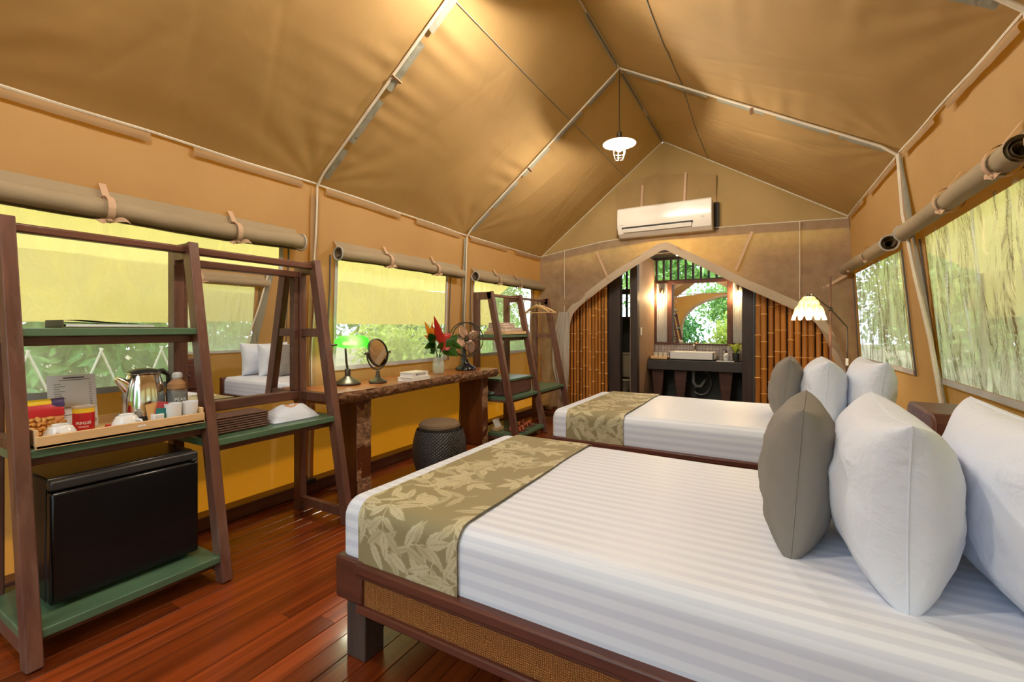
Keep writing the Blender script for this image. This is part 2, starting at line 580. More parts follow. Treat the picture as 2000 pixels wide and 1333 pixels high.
    def mesh(s, name, mat, smooth=True, ang=35):
        me = bpy.data.meshes.new(name)
        me.from_pydata(s.v, [], s.f)
        me.update()
        import bmesh
        bm = bmesh.new()
        bm.from_mesh(me)
        bmesh.ops.recalc_face_normals(bm, faces=bm.faces)
        bm.to_mesh(me)
        bm.free()
        if smooth:
            me.polygons.foreach_set('use_smooth', [True]*len(me.polygons))
            try:
                me.set_sharp_from_angle(angle=R(ang))
            except Exception:
                pass
        if mat:
            me.materials.append(mat)
        return me
    def build(s, name, mat, parent=None, bevel=0., smooth=True, ang=35, local=False, seg=2):
        if parent is not None and not local:
            o = parent.get('_base', (0, 0, 0))
            s.v = [(p[0]-o[0], p[1]-o[1], p[2]-o[2]) for p in s.v]
        ob = bpy.data.objects.new(name, s.mesh(name, mat, smooth, ang))
        COL.objects.link(ob)
        if parent is not None:
            ob.parent = parent
            ob['_base'] = parent.get('_base', (0, 0, 0))
        if bevel:
            b = ob.modifiers.new('bevel', 'BEVEL')
            b.width = bevel
            b.segments = seg
            b.limit_method = 'ANGLE'
            b.angle_limit = R(40)
        return ob
def thing(name, label, cat, loc=(0, 0, 0), rz=0., group=None):
    o = bpy.data.objects.new(name, None)
    COL.objects.link(o)
    o.empty_display_size = .05
    o.location = loc
    o.rotation_euler = (0, 0, rz)
    o['label'] = label
    o['category'] = cat
    o['_base'] = tuple(loc)
    if group:
        o['group'] = group
    return o
def tag(o, label, cat, group=None):
    o['label'] = label
    o['category'] = cat
    if group:
        o['group'] = group
    return o
def single(name, mb, mat, label, cat, base, bevel=0., group=None, smooth=True, rz=0., local=False, ang=35):
    """a thing that is one mesh, its origin at base"""
    if not local:
        mb.v = [(p[0]-base[0], p[1]-base[1], p[2]-base[2]) for p in mb.v]
    o = mb.build(name, mat, None, bevel, smooth, ang)
    o.location = base
    o.rotation_euler = (0, 0, rz)
    o['_base'] = tuple(base)
    return tag(o, label, cat, group)
def struct(name, mb, mat, parent=None, bevel=0., smooth=True, ang=35):
    o = mb.build(name, mat, parent, bevel, smooth, ang)
    if parent is None:
        o['kind'] = 'structure'
    return o
def copy_tree(o, parent=None):
    c = o.copy()
    COL.objects.link(c)
    c.parent = parent
    for ch in list(o.children):
        copy_tree(ch, c)
    return c
def text(body, size, mat, parent, loc, rot, extrude=.0006, align='CENTER', name='lettering'):
    cu = bpy.data.curves.new(name, 'FONT')
    cu.body = body
    cu.size = size
    cu.extrude = extrude
    cu.align_x = align
    cu.align_y = 'CENTER'
    cu.resolution_u = 2
    cu.materials.append(mat)
    o = bpy.data.objects.new(name, cu)
    COL.objects.link(o)
    o.parent = parent
    b = parent.get('_base', (0, 0, 0)) if parent is not None else (0, 0, 0)
    o.location = (loc[0]-b[0], loc[1]-b[1], loc[2]-b[2])
    o.rotation_euler = rot
    me = bpy.data.meshes.new_from_object(o)
    o2 = bpy.data.objects.new(name, me)
    COL.objects.link(o2)
    o2.parent = parent
    o2.location = o.location.copy()
    o2.rotation_euler = rot
    bpy.data.objects.remove(o)
    return o2
def lin(a, b, n):
    return [a+(b-a)*i/(n-1) for i in range(n)]
def interp(pts, x):
    if x <= pts[0][0]:
        return pts[0][1]
    for (x0, y0), (x1, y1) in zip(pts, pts[1:]):
        if x <= x1:
            return y0+(y1-y0)*(x-x0)/(x1-x0)
    return pts[-1][1]
def nz(x, y, z, s=1.):
    return mnoise.noise(Vector((x*s, y*s, z*s)))
# ================================================================== THE TENT
XL = -3.11
YF, YB = -1.75, 6.35
FR = [-1.75, .30, 2.32, 4.32, 6.35]         # frames, left side
FRR = [-1.75, .30, 2.30, 4.18, 6.35]        # frames, right side
EL = [(-1.75, 2.40), (2.3, 2.40), (4.3, 2.355), (6.35, 2.357)]
ER = [(-1.75, 2.40), (.3, 2.40), (2.3, 2.42), (4.2, 2.53), (6.35, 2.53)]
RX, RZ = -1.285, 3.79
def xl(y, z):
    return XL-.035*(2.38-z)
def xr(y, z):
    e = interp([(4.3, .80), (6.35, .745)], y)
    k = interp([(4.3, .094), (6.35, .05)], y)
    return e+(2.5-z)*k
def eave_l(y):
    z = interp(EL, y)
    return Vector((xl(y, z), y, z))
def eave_r(y):
    z = interp(ER, y)
    return Vector((xr(y, z), y, z))
def ridge(y):
    return Vector((RX, y, RZ))

# ---- floor: subfloor and planks along the room
fl = struct('floor', MB().box((-3.25, -1.8, -.12), (1.15, 6.5, -.022)), simple('subfloor', (.02, .012, .008), .9))
PW = .098
pm = MB()
pw = PW/2-.0012
pm.prism([(-pw, -.02), (pw, -.02), (pw, -.0015), (pw-.0015, 0), (-pw+.0015, 0), (-pw, -.0015)], 'Y', 0, 1)
plank_me = pm.mesh('floor_plank', PLANK, smooth=False)
x = -3.2
rng = random.Random(3)
while x < 1.1:
    y = -1.78-rng.random()*1.2
    while y < 6.45:
        L = rng.choice((1.8, 2.4, 3.0, 3.4))
        a, b = max(y, -1.78), min(y+L, 6.48)
        if b-a > .15:
            o = bpy.data.objects.new('floor_plank', plank_me)
            COL.objects.link(o)
            o.parent = fl
            o.location = (x+PW/2, a, rng.uniform(-.0008, .0004))
            o.scale = (1, b-a-.002, 1)
        y += L
    x += PW

# ---- side walls with window openings
WINL = [(-1.45, .05), (.50, 2.035), (2.545, 3.99), (4.53, 6.02)]
WINR = [(-1.45, .05), (.50, 2.05), (2.50, 3.92), (4.52, 6.18)]
ZW0, ZW1 = .945, 1.86
def wall_wr(y, z):
    return .012*nz(y*1.1, z*2.2, 3.1)+.006*math.sin(9*y+2*nz(y, z, 0)*3)*max(0, (z-1.7))*.9+.02*nz(y*2, z*.8, 9)*(1 if z < .8 else .3)
def side_wall(name, fx, eave, wins, sgn):
    ys = sorted(set([round(v, 4) for v in lin(YF, YB+.13, 98)]+[w for ww in wins for w in ww]))
    zt = [0, .06, .15, .3, .45, .6, .75, .85, ZW0, 1.1, 1.3, 1.5, 1.7, ZW1]
    top = lin(0, 1, 7)[1:]
    vals = zt+[10+t for t in top]
    def fn(y, v):
        z = v if v < 9 else ZW1+(interp(eave, y)-ZW1)*(v-10)
        edge = 1.
        for a, b in wins:
            dy = max(a-y, y-b, 0)
            dz = max(ZW0-z, z-ZW1, 0)
            d = math.hypot(dy, dz)
            edge = min(edge, d/.15)
        edge = min(edge, abs(interp(eave, y)-z)/.1)
        return (fx(y, z)+sgn*wall_wr(y, z)*max(0, min(1, edge)), y, z)
    def skip(y, v):
        return ZW0 < v < ZW1 and any(a < y < b for a, b in wins)
    return struct(name, MB().grid(fn, ys, vals, skip), CANVAS, ang=80)
wl = side_wall('wall_left', xl, EL, WINL, 1)
wr_ = side_wall('wall_right', xr, ER, WINR, -1)

# ---- roof: one canvas panel per bay and slope, sagging and puckered at the frames
ceil = bpy.data.objects.new('ceiling', None)
COL.objects.link(ceil)
ceil['kind'] = 'structure'
ceil['_base'] = (0, 0, 0)
def roof_panel(side, i):
    fr = FR if side < 0 else FRR
    y0, y1 = fr[i], fr[i+1]
    ev = eave_l if side < 0 else eave_r
    nrm = Vector((side*.70, 0, 1)).normalized()
    ph = i*3.7+side
    g_ = random.Random(int(i*10+side+5))
    creases = [(g_.uniform(.05, .95), g_.uniform(.05, .95), g_.choice((-.0025, .003, .004))) for _ in range(7)]
    def fn(s, t):
        ya = y0+(y1-y0)*s
        yr = FR[i]+(FR[i+1]-FR[i])*s
        a, b = ev(ya), ridge(yr)
        p = a.lerp(b, t)
        m = math.sin(PI*s)*math.sin(PI*t)
        d = -.030*m
        e0, e1 = math.exp(-s*(y1-y0)/.30), math.exp(-(1-s)*(y1-y0)/.30)
        w = math.sin(62*t+2.2*nz(t*3, s*2, ph)*3)*.55+math.sin(97*t+ph+2*nz(t*5, s*3, ph))*.45
        d += .011*w*(e0+e1)*(.35+.65*abs(nz(t*4, ph, 2))*2)*math.sin(PI*min(1, t*1.02))*min(1, s*30, (1-s)*30)
        for (sa, sb, am) in creases:
            ds = (s-(sa+(sb-sa)*t))*(y1-y0)
            d += am*math.exp(-(ds/.022)**2)*math.sin(PI*min(1, t*1.15))
        # faint fold lines down the slope
        d += .008*nz(s*7, t*1.5, ph)*m
        # drag folds fanning out of the eave corners
        q = math.atan2(t*2.3+.02, s*2+.02)
        d += .005*math.sin(16*q)*math.exp(-math.hypot(s*2, t*2.3)/.7)*min(1, s*10, t*10)
        q = math.atan2(t*2.3+.02, (1-s)*2+.02)
        d += .006*math.sin(16*q)*math.exp(-math.hypot((1-s)*2, t*2.3)/.7)*min(1, (1-s)*10, t*10)
        return p+nrm*d
    MB().tube([fn(s, .72)-nrm*.004 for s in lin(0, 1, 40)], .0045, 5).build('roof_seam', SLEEVE, ceil)
    return MB().grid(fn, lin(0, 1, 111), lin(0, 1, 91)).build('roof_panel', CANVASR, ceil, ang=80)
for i in range(4):
    for sd in (-1, 1):
        roof_panel(sd, i)

# ---- piping cords and steel-pole sleeves along the seams
NT = [0]
def trim(path, r=.0085, mat=CORD):
    NT[0] += 1
    return struct('trim_%d' % NT[0], MB().tube(path, r, 6), mat)
def wob(a, b, n, amp, seed):
    a, b = Vector(a), Vector(b)
    return [a.lerp(b, t)+Vector((nz(t*6, seed, 1), nz(t*6, seed, 5), nz(t*6, seed, 9)))*amp*math.sin(PI*t) for t in lin(0, 1, n)]
def in_off(p, side):
    return p+Vector((-side*.018, 0, -.012))
for side, ev, fr in ((-1, eave_l, FR), (1, eave_r, FRR)):
    for i in range(4):
        trim([in_off(ev(y), side)+Vector((0, 0, .008*nz(y*2, side, i))) for y in lin(fr[i], fr[i+1], 12)])
        # pole sleeve flaps hanging under the eave
        for k, (s0, s1) in enumerate(((.04, .46), (.57, .94))):
            def fn(s, t, ev=ev, side=side, i=i, fr=fr):
                y = fr[i]+(fr[i+1]-fr[i])*s
                p = in_off(ev(y), side)
                return p+Vector((side*.004-side*.012*math.sin(PI*t)-side*.006*t, 0, -.058*t+.004*nz(s*20, t, i)))
            MB().grid(fn, lin(s0, s1, 16), lin(0, 1, 5)).build('sleeve_flap', CANVAS, wl if side < 0 else wr_, ang=80)
    for j in range(1, 4):
        a, b = ev(fr[j]), ridge(FR[j])
        nrm = Vector((side*.55, 0, .8)).normalized()*-.016
        pth = [a.lerp(b, t)+nrm for t in lin(0, 1, 20)]
        # the pole bends into the wall post
        pth[0] = a+Vector((-side*.03, 0, -.03))
        NT[0] += 1
        tr = struct('trim_%d' % NT[0], MB().tube(pth, .010, 6), CORD)
        for k, (t0, t1) in enumerate(((.04, .17), (.20, .37), (.41, .58), (.62, .78), (.82, .97))):
            def fn(s, t, a=a, b=b, nrm=nrm, k=k, j=j):
                p = a.lerp(b, t)+nrm
                return p+Vector((-.0*s, .060*s, -.012*s-.010*math.sin(PI*s)+.004*nz(t*30, s, j)))
            MB().grid(fn, lin(0, 1, 4), lin(t0, t1, 12)).build('sleeve_flap', SLEEVE, tr, ang=80)
        for t in (.45,):
            p = a.lerp(b, t)+nrm*1.6
            MB().beam(p-Vector((0, .02, 0)), p+Vector((0, .07, -.015)), .028, .006, (0, 0, 1)).build('strap', STRAP, tr)
for i in range(4):
    trim([ridge(y)+Vector((0, 0, -.014)) for y in lin(FR[i], FR[i+1], 8)], .010)
    for s0, s1 in ((.05, .45), (.55, .95)):
        y0, y1 = FR[i]+(FR[i+1]-FR[i])*s0, FR[i]+(FR[i+1]-FR[i])*s1
        MB().box((RX-.006, y0, RZ-.055), (RX+.006, y1, RZ-.014)).build('sleeve_flap', SLEEVE, ceil)
# wall posts: cord hanging beside a webbing sleeve
for y in FR[1:4]:
    p0, p1 = eave_l(y), Vector((xl(y, .02), y, .02))
    tr = trim(wob(p0+Vector((.03, 0, -.02)), p1+Vector((.05, -.03, 0)), 18, .018, y), .008)
    MB().grid(lambda s, z, y=y: (xl(y, z)+.022+.006*nz(z*3, s, y), y-.045+.075*s, z), lin(0, 1, 3), lin(.04, 2.30, 20)).build('pole_sleeve', SLEEVE if y > 3 else CANVAS, tr, ang=80)
tr = trim([(xr(4.17, 2.5)-.03, 4.17, 2.5), (xr(4.1, 2.1)-.06, 4.07, 2.05), (xr(4, 1.6)-.06, 3.97, 1.6), (xr(4, 1.2)-.05, 3.86, 1.2), (.905, 3.77, .8)], .013)
MB().grid(lambda s, z: (xr(4.15, z)-.02-.01*nz(z*3, s, 2), 4.17-.3*(2.5-z)/1.7-.03+.12*s, z), lin(0, 1, 3), lin(.2, 2.48, 20)).build('pole_sleeve', SLEEVE, tr, ang=80)
trim(wob(eave_r(2.3)+Vector((-.03, 0, -.02)), (xr(2.3, 0)-.04, 2.3, .02), 14, .015, 4), .010)

# ---- end wall above the net line (gable) with its own folds
def netz(x_):
    return interp([(-3.12, 2.357), (-2.2, 2.49), (-1.39, 2.555), (-.2, 2.53), (.76, 2.50)], x_)
def roofz(x_):
    return interp([(-3.12, 2.357), (RX, RZ), (.745, 2.53)], x_)
def gable(u, v):
    z0, z1 = netz(u)-.10, max(roofz(u), netz(u)+.002)
    z = z0+(z1-z0)*v
    fold = .03*math.sin(14*math.atan2(u-RX, 4.3-z)+1.2*nz(u*2, z*2, 4))*min(1, (RZ-z)*2)*math.sin(PI*min(1, max(0, v)))
    return (u, YB+.01+fold, z)
wb = struct('wall_back', MB().grid(gable, lin(-3.13, .78, 81), lin(0, 1, 25)), CANVASB, ang=80)
fp = MB().grid(lambda u, v: (-1.93+1.30*u, YB-.022-.012*math.sin(PI*u)*math.sin(PI*v)+.012*math.sin(23*u+6*nz(u*3, v*2, 1)), 2.56+v*.80*(1-.15*abs(u-.42)*2)), lin(0, 1, 31), lin(0, 1, 15))
fp.build('gable_flap', CANVASB, wb, ang=80)
for sx_, z0, z1 in ((-1.56, 2.86, 3.22), (-1.0, 2.92, 3.30)):
    MB().box((sx_-.014, YB-.055, z0), (sx_+.014, YB-.049, z1), (0, R(3), 0)).build('strap', STRAP, wb)
# cords of the gable and net line
trim([(x_, YB-.03, roofz(x_)-.015) for x_ in lin(-3.09, RX, 16)], .008)
trim([(x_, YB-.03, roofz(x_)-.015) for x_ in lin(RX, .735, 16)], .008)
trim([(x_, YB-.045, netz(x_)+.006*nz(x_*4, 1, 1)) for x_ in lin(-3.09, .735, 30)], .008)
trim([(-3.085, YB-.03, z) for z in lin(2.34, .3, 12)], .007)
trim([(.725, YB-.03, z) for z in lin(2.5, .5, 12)], .007)

# ---- arched opening: canvas behind, mosquito net in front
ARCH = [(-2.72, .02), (-2.715, .2), (-2.70, .6), (-2.66, 1.0), (-2.60, 1.40), (-2.50, 1.55), (-2.28, 1.72), (-1.96, 1.94), (-1.66, 2.115), (-1.42, 2.24), (-1.265, 2.31),
        (-1.12, 2.235), (-.85, 2.085), (-.39, 1.81), (0., 1.60), (.28, 1.44), (.42, 1.33), (.52, 1.15), (.60, .90), (.66, .65), (.70, .3), (.705, .02)]
OUTER = [(-3.20, .02), (-3.19, .2), (-3.18, .6), (-3.165, 1.0), (-3.15, 1.5), (-3.13, 2.0), (-3.11, 2.36), (-2.5, 2.45), (-2.0, 2.51), (-1.55, 2.55), (-1.26, 2.555),
         (-.95, 2.55), (-.5, 2.545), (0., 2.53), (.4, 2.51), (.735, 2.50), (.78, 2.0), (.81, 1.5), (.84, 1.0), (.86, .65), (.88, .3), (.89, .02)]
def dens(pts, k=5):
    out = []
    n = len(pts)
    for i in range(n-1):
        for j in range(k):
            t = j/k
            p0, p1, p2, p3 = pts[max(i-1, 0)], pts[i], pts[i+1], pts[min(i+2, n-1)]
            out.append(tuple(.5*((2*p1[a])+(-p0[a]+p2[a])*t+(2*p0[a]-5*p1[a]+4*p2[a]-p3[a])*t*t+(-p0[a]+3*p1[a]-3*p2[a]+p3[a])*t**3) for a in (0, 1)))
    out.append(pts[-1])
    return out
AD = dens(ARCH)
OD = []
for i in range(len(OUTER)-1):
    for j in range(5):
        t = j/5
        OD.append(tuple(OUTER[i][a]*(1-t)+OUTER[i+1][a]*t for a in (0, 1)))
OD.append(OUTER[-1])
def ruled(yb, grow, amp, q0=0., q1=1.):
    n = len(AD)
    rows = lin(q0, q1, 11)
    m = MB()
    vs_ = []
    for i in range(n):
        a, o = AD[i], OD[i]
        dx, dz = o[0]-a[0], o[1]-a[1]
        L = math.hypot(dx, dz)+1e-6
        a2 = (a[0]+dx/L*min(grow, L*.8), a[1]+dz/L*min(grow, L*.8))
        f = i/n
        for r in rows:
            w = amp*math.sin(38*f+9*r*(1 if f < .5 else -1)+2*nz(f*7, r*2, yb))*math.sin(PI*min(1, r+.15))*(1.6 if (f < .28 or f > .72) else .7)
            vs_.append((a2[0]+(o[0]-a2[0])*r, yb+w, a2[1]+(o[1]-a2[1])*r))
    k = len(rows)
    fs = [(i*k+j, i*k+j+1, (i+1)*k+j+1, (i+1)*k+j) for i in range(n-1) for j in range(k-1)]
    return m.add(vs_, fs)
ruled(YB+.06, .045, .012).build('door_flap', FLAP, wb, ang=80)
netob = ruled(YB-.05, 0, .028).build('mosquito_net', NET, wb, ang=80)
# hem band round the arch
def band(y, w0, w1, lo, hi):
    m = MB()
    vs_ = []
    idx = range(lo, hi)
    for i in idx:
        a, o = AD[i], OD[i]
        dx, dz = o[0]-a[0], o[1]-a[1]
        L = math.hypot(dx, dz)+1e-6
        for w, dy in ((w0, .004), ((w0+w1)/2, -.014), (w1, 0)):
            w = min(w, L*.9)
            vs_.append((a[0]+dx/L*w, y+dy, a[1]+dz/L*w))
    n = len(list(idx))
    return m.add(vs_, [(i*3+j, i*3+j+1, (i+1)*3+j+1, (i+1)*3+j) for i in range(n-1) for j in range(2)])
band(YB-.062, -.004, .10, 0, len(AD)).build('hem_band', HEM, wb, ang=80)
# gathered white net at both feet of the arch
def gather(x0, x1, zt, zb, y, bow):
    def fn(u, v):
        z = zt+(zb-zt)*v
        wdt = (x1-x0)*(.45+.75*math.sin(PI*min(1, v*.9+.08)))
        cx = x0+(x1-x0)*.5+bow*math.sin(PI*v)
        return (cx+(u-.5)*wdt, y-.04*math.sin(PI*u)-.018*math.sin(u*26+3*nz(v*3, u, 2)), z)
    return MB().grid(fn, lin(0, 1, 33), lin(0, 1, 21))
gather(-2.82, -2.58, 1.50, .22, YB-.09, -.05).build('gathered_net', NETW, wb, ang=80)
for (xa, za, xb, zb) in ((-2.20, 2.36, -2.02, 1.95), (-.22, 2.44, -.40, 1.98), (.50, 1.72, .72, 1.86)):
    MB().beam((xa, YB-.085, za), (xb, YB-.085, zb), .006, .030, (0, 0, 1) if abs(xb-xa) > abs(zb-za) else (1, 0, 0)).build('strap', STRAP, wb)
trim([(-2.70, YB-.075, z) for z in lin(2.43, 1.5, 10)], .0055)
trim([(.27, YB-.075, z) for z in lin(2.51, 1.6, 10)], .0055)

# ---- front end wall behind the camera: big arched doorway, open gable
FA = [(-2.95, 0), (-2.95, 1.0), (-2.85, 1.6), (-2.45, 2.05), (-1.8, 2.33), (-1.26, 2.40), (-.75, 2.33), (-.05, 2.05), (.45, 1.6), (.60, 1.0), (.62, 0)]
FO = [(-3.2, 0), (-3.16, 1.0), (-3.14, 1.8), (-3.11, 2.4), (-2.2, 2.5), (-1.26, 2.5), (-.4, 2.5), (.5, 2.5), (.8, 2.4), (.93, 1.0), (1.03, 0)]
vs_, fs_ = [], []
fa, fo = dens(FA, 4), []
for i in range(len(FO)-1):
    for j in range(4):
        fo.append(tuple(FO[i][a]*(1-j/4)+FO[i+1][a]*j/4 for a in (0, 1)))
fo.append(FO[-1])
for a, b in zip(fa, fo):
    for r in (0, .25, .5, .75, 1):
        vs_.append((a[0]+(b[0]-a[0])*r, YF+.02*nz(a[0]*3, a[1]*3, r*4), a[1]+(b[1]-a[1])*r))
for i in range(len(fa)-1):
    for j in range(4):
        fs_.append((i*5+j, i*5+j+1, (i+1)*5+j+1, (i+1)*5+j))
wf = struct('wall_front', MB().add(vs_, fs_), CANVAS, ang=80)
MB().tube([(p[0], YF+.03, p[1]) for p in fa], .05, 8).build('hem_roll', HEM, wf)
MB().tube([(p[0], YF, 2.5) for p in FO[3:9]], .02, 6).build('cross_bar', HEM, wf)

# ---- windows: vinyl panes, webbing bands, zips
NW = [0]
def window(fx, a, b, mat, side, detail=True):
    NW[0] += 1
    w = bpy.data.objects.new('window_%d' % NW[0], None)
    COL.objects.link(w)
    w['kind'] = 'structure'
    base = (fx((a+b)/2, ZW0), (a+b)/2, ZW0)
    w.location = base
    w['_base'] = base
    off = -side*.012
    amp = .020 if side > 0 else .007
    def fn(y, z):
        e = min(1, (y-a)*8, (b-y)*8, (z-ZW0)*8)
        fold = amp*(nz(y*7, z*1.3, side)+.6*nz(y*15, z*2.5, 4))*max(0, e)
        return (fx(y, z)-side*(-.004)+fold, y, z)
    MB().grid(fn, lin(a-.02, b+.02, 60), lin(ZW0-.02, ZW1+.02, 26)).build('pane', mat, w, ang=80)
    # light webbing along the sill and sides
    MB().grid(lambda y, t: (fx(y, ZW0)+off-.003*side, y, ZW0-.034+.036*t+.004*nz(y*5, t, 1)), lin(a-.03, b+.03, 24), (0, 1)).build('sill_band', PVC, w, ang=80)
    for yy, nm in ((a-.028, 'side_band'), (b-.004, 'side_band')):
        MB().grid(lambda s, z, yy=yy: (fx(yy, z)+off, yy+.03*s+.006*nz(z*4, yy, 0), z), (0, 1), lin(ZW0-.03, ZW1, 14)).build(nm, PVC if side < 0 else CANVAS, w, ang=80)
    for yy in (a-.075, b+.065):
        MB().tube([(fx(yy, z)+off-.002*side, yy+.012*nz(z*2.5, yy, 6), z) for z in lin(ZW0-.04, ZW1, 16)], .007, 5).build('zip', ZIP, w)
    return w
for a, b in WINL:
    window(xl, a, b, VINL, -1)
for a, b in WINR:
    window(xr, a, b, VINR, 1)

# ---- rolled-up canvas blinds above the windows, tied with straps
def roll_blind(fx, a, b, side, label, zc=1.885, r=.055, ties=(), open_ends=(False, False), droop=0.):
    base = (fx((a+b)/2, zc)-side*(r+.015), (a+b)/2, zc)
    t = thing('rolled_blind', label, 'window blind', base, group='rolled canvas blinds above the tent windows')
    def axis(y):
        s = (y-a)/(b-a)
        return Vector((fx(y, zc)-side*(r+.015), y, zc-droop*math.sin(PI*s)+.008*nz(y*2.2, side, 1)))
    n = 40
    ys = lin(a, b, n)
    prof = []
    # spiral cross-section swept along the window
    turns = 2.6
    K = 44
    m = MB()
    vs_ = []
    for y in ys:
        c = axis(y)
        for k in range(K):
            q = k/(K-1)
            ang = q*turns*2*PI+PI*.35
            rad = r*(.42+.58*q)+.003*nz(y*5, q*9, 3)
            flat = 1+.08*nz(y*4, 2, side)
            vs_.append((c.x+math.cos(ang)*rad*flat, y, c.z+math.sin(ang)*rad))
    fs = [(i*K+k, i*K+k+1, (i+1)*K+k+1, (i+1)*K+k) for i in range(n-1) for k in range(K-1)]
    m.add(vs_, fs).build('canvas_roll', ROLL, t, ang=60)
    # flap that joins the roll to the wall
    MB().grid(lambda y, v: (fx(y, zc+.10)-side*(.008+.05*(1-v)), y, zc+.03+.075*v), lin(a, b, 20), lin(0, 1, 4)).build('top_flap', ROLL, t, ang=80)
    for y in ties:
        c = axis(y)
        ring = [(c.x+math.cos(q)*(r+.009), y+.004*math.sin(3*q), c.z+math.sin(q)*(r+.009)) for q in lin(0, 2*PI, 20)]
        mb = MB()
        mb.grid(lambda s, q, c=c, y=y: (c.x+math.cos(q)*(r+.008), y-.016+.032*s, c.z+math.sin(q)*(r+.008)), (0, 1), lin(0, 2*PI, 21))
        mb.grid(lambda s, v, c=c, y=y: (fx(y, zc+.13)-side*(.012+.06*(1-v)), y-.016+.032*s, zc+.05+.09*v), (0, 1), lin(0, 1, 3))
        tie = mb.build('tie_strap', STRAP, t, ang=60)
        kx = c.x-side*(r*.5)
        kz = c.z-r*.95
        bow = MB().ball((kx, y, kz), (.014, .018, .014), 8, 6)
        for sg, L in ((-1, .05), (1, .085)):
            bow.grid(lambda s, v, sg=sg, L=L: (kx-side*(.012*math.sin(PI*v)), y+sg*(.012+L*v), kz-.006+.018*math.sin(PI*v)*(1 if sg > 0 else -.4)+(s-.5)*.026*math.sin(PI*min(1, v*.8+.25))), (0, 1), lin(0, 1, 7))
        bow.build('bow', STRAP, tie, ang=60)
    for fl_, y in ((open_ends[0], a), (open_ends[1], b)):
        if fl_:
            c = axis(y)
            mb = MB().tube([(c.x+math.cos(q)*r*.98, y, c.z+math.sin(q)*r*.98) for q in lin(0, 2*PI*23/24, 24)], .006, 5, closed=True)
            mb.build('end_binding', PVC, t)
    return t
roll_blind(xl, -1.5, .10, -1, 'rolled canvas blind over the frontmost window of the left wall', ties=(-1.0, -.4))
roll_blind(xl, .40, 2.16, -1, 'rolled tan canvas blind tied with two bows above the left ladder shelf', zc=1.90, r=.062, ties=(1.02, 1.68), open_ends=(False, True), droop=.012)
roll_blind(xl, 2.50, 4.20, -1, 'rolled tan canvas blind above the desk and green lamp', zc=1.875, r=.055, ties=(3.05, 3.72), open_ends=(True, False))
roll_blind(xl, 4.46, 6.28, -1, 'short rolled canvas blind above the far shelf with hangers', zc=1.875, r=.055, ties=(4.95, 5.5), open_ends=(True, False))
roll_blind(xr, -1.5, .12, 1, 'rolled canvas blind over the frontmost window of the right wall', ties=(-1.0, -.4))
roll_blind(xr, .40, 2.2, 1, 'rolled canvas blind over the right wall window beside the camera', zc=1.90, ties=(.9, 1.8))
roll_blind(xr, 2.35, 4.08, 1, 'rolled canvas blind over the large wrinkled window at the right edge', zc=1.925, r=.055, ties=(2.5, 3.15), open_ends=(False, True))
roll_blind(xr, 4.46, 6.30, 1, 'rolled canvas blind with open end above the bedside reading lamp window', zc=1.92, r=.060, ties=(5.1, 5.9), open_ends=(True, False))

# ---- skirting beams on the floor along the left wall and back
struct('baseboard_left', MB().box((-3.19, -1.75, 0), (-3.075, 6.3, .085)), DARKW_Y, bevel=.006)
struct('baseboard_right', MB().box((.97, -1.75, 0), (1.05, 6.3, .085)), DARKW_Y, bevel=.006)
struct('baseboard_back', MB().box((-3.07, 6.30, 0), (-2.74, 6.40, .07)), DARKW_Y, bevel=.006)

# ---- fly sheet over the tent
FLX0, FLZ0 = -4.32, 1.80
FLX1, FLZ1 = 2.0, 1.86
fly = MB()
fly.grid(lambda y, t: (RX+(FLX0-RX)*t, y, 4.12+(FLZ0-4.12)*t-.05*math.sin(PI*t)+.015*nz(y, t*3, 1)), lin(-2.3, 6.95, 40), lin(0, 1, 14))
fly.grid(lambda y, t: (RX+(FLX1-RX)*t, y, 4.12+(FLZ1-4.12)*t-.05*math.sin(PI*t)+.015*nz(y, t*3, 5)), lin(-2.3, 6.95, 40), lin(0, 1, 14))
flo = struct('roof_fly_sheet', fly, FLY, ang=80)
MB().grid(lambda y, t: (FLX0-.03*t+.02*nz(y*1.5, t, 2), y, FLZ0-.49*t), lin(-2.3, 6.95, 60), lin(0, 1, 6)).build('valance', FLY, flo, ang=80)
MB().grid(lambda y, t: (FLX1+.03*t+.02*nz(y*1.5, t, 7), y, FLZ1-.49*t), lin(-2.3, 6.95, 60), lin(0, 1, 6)).build('valance', FLY, flo, ang=80)
MB().beam((RX, -2.3, 4.05), (RX, 6.95, 4.05), .07, .10).build('ridge_pole', BATHF, flo)
for yy in (-2.2, 2.2, 6.9):
    for X0, Z0 in ((FLX0, FLZ0), (FLX1, FLZ1)):
        MB().tube([(X0, yy, Z0), (X0, yy, -.5)], .03, 8).build('support_pole', BATHW, flo)
struct('ground', MB().grid(lambda x_, y_: (x_, y_, -.5+.12*nz(x_*.2, y_*.2, 0)), lin(-45, 45, 40), lin(-40, 60, 40)), GROUND, ang=80)
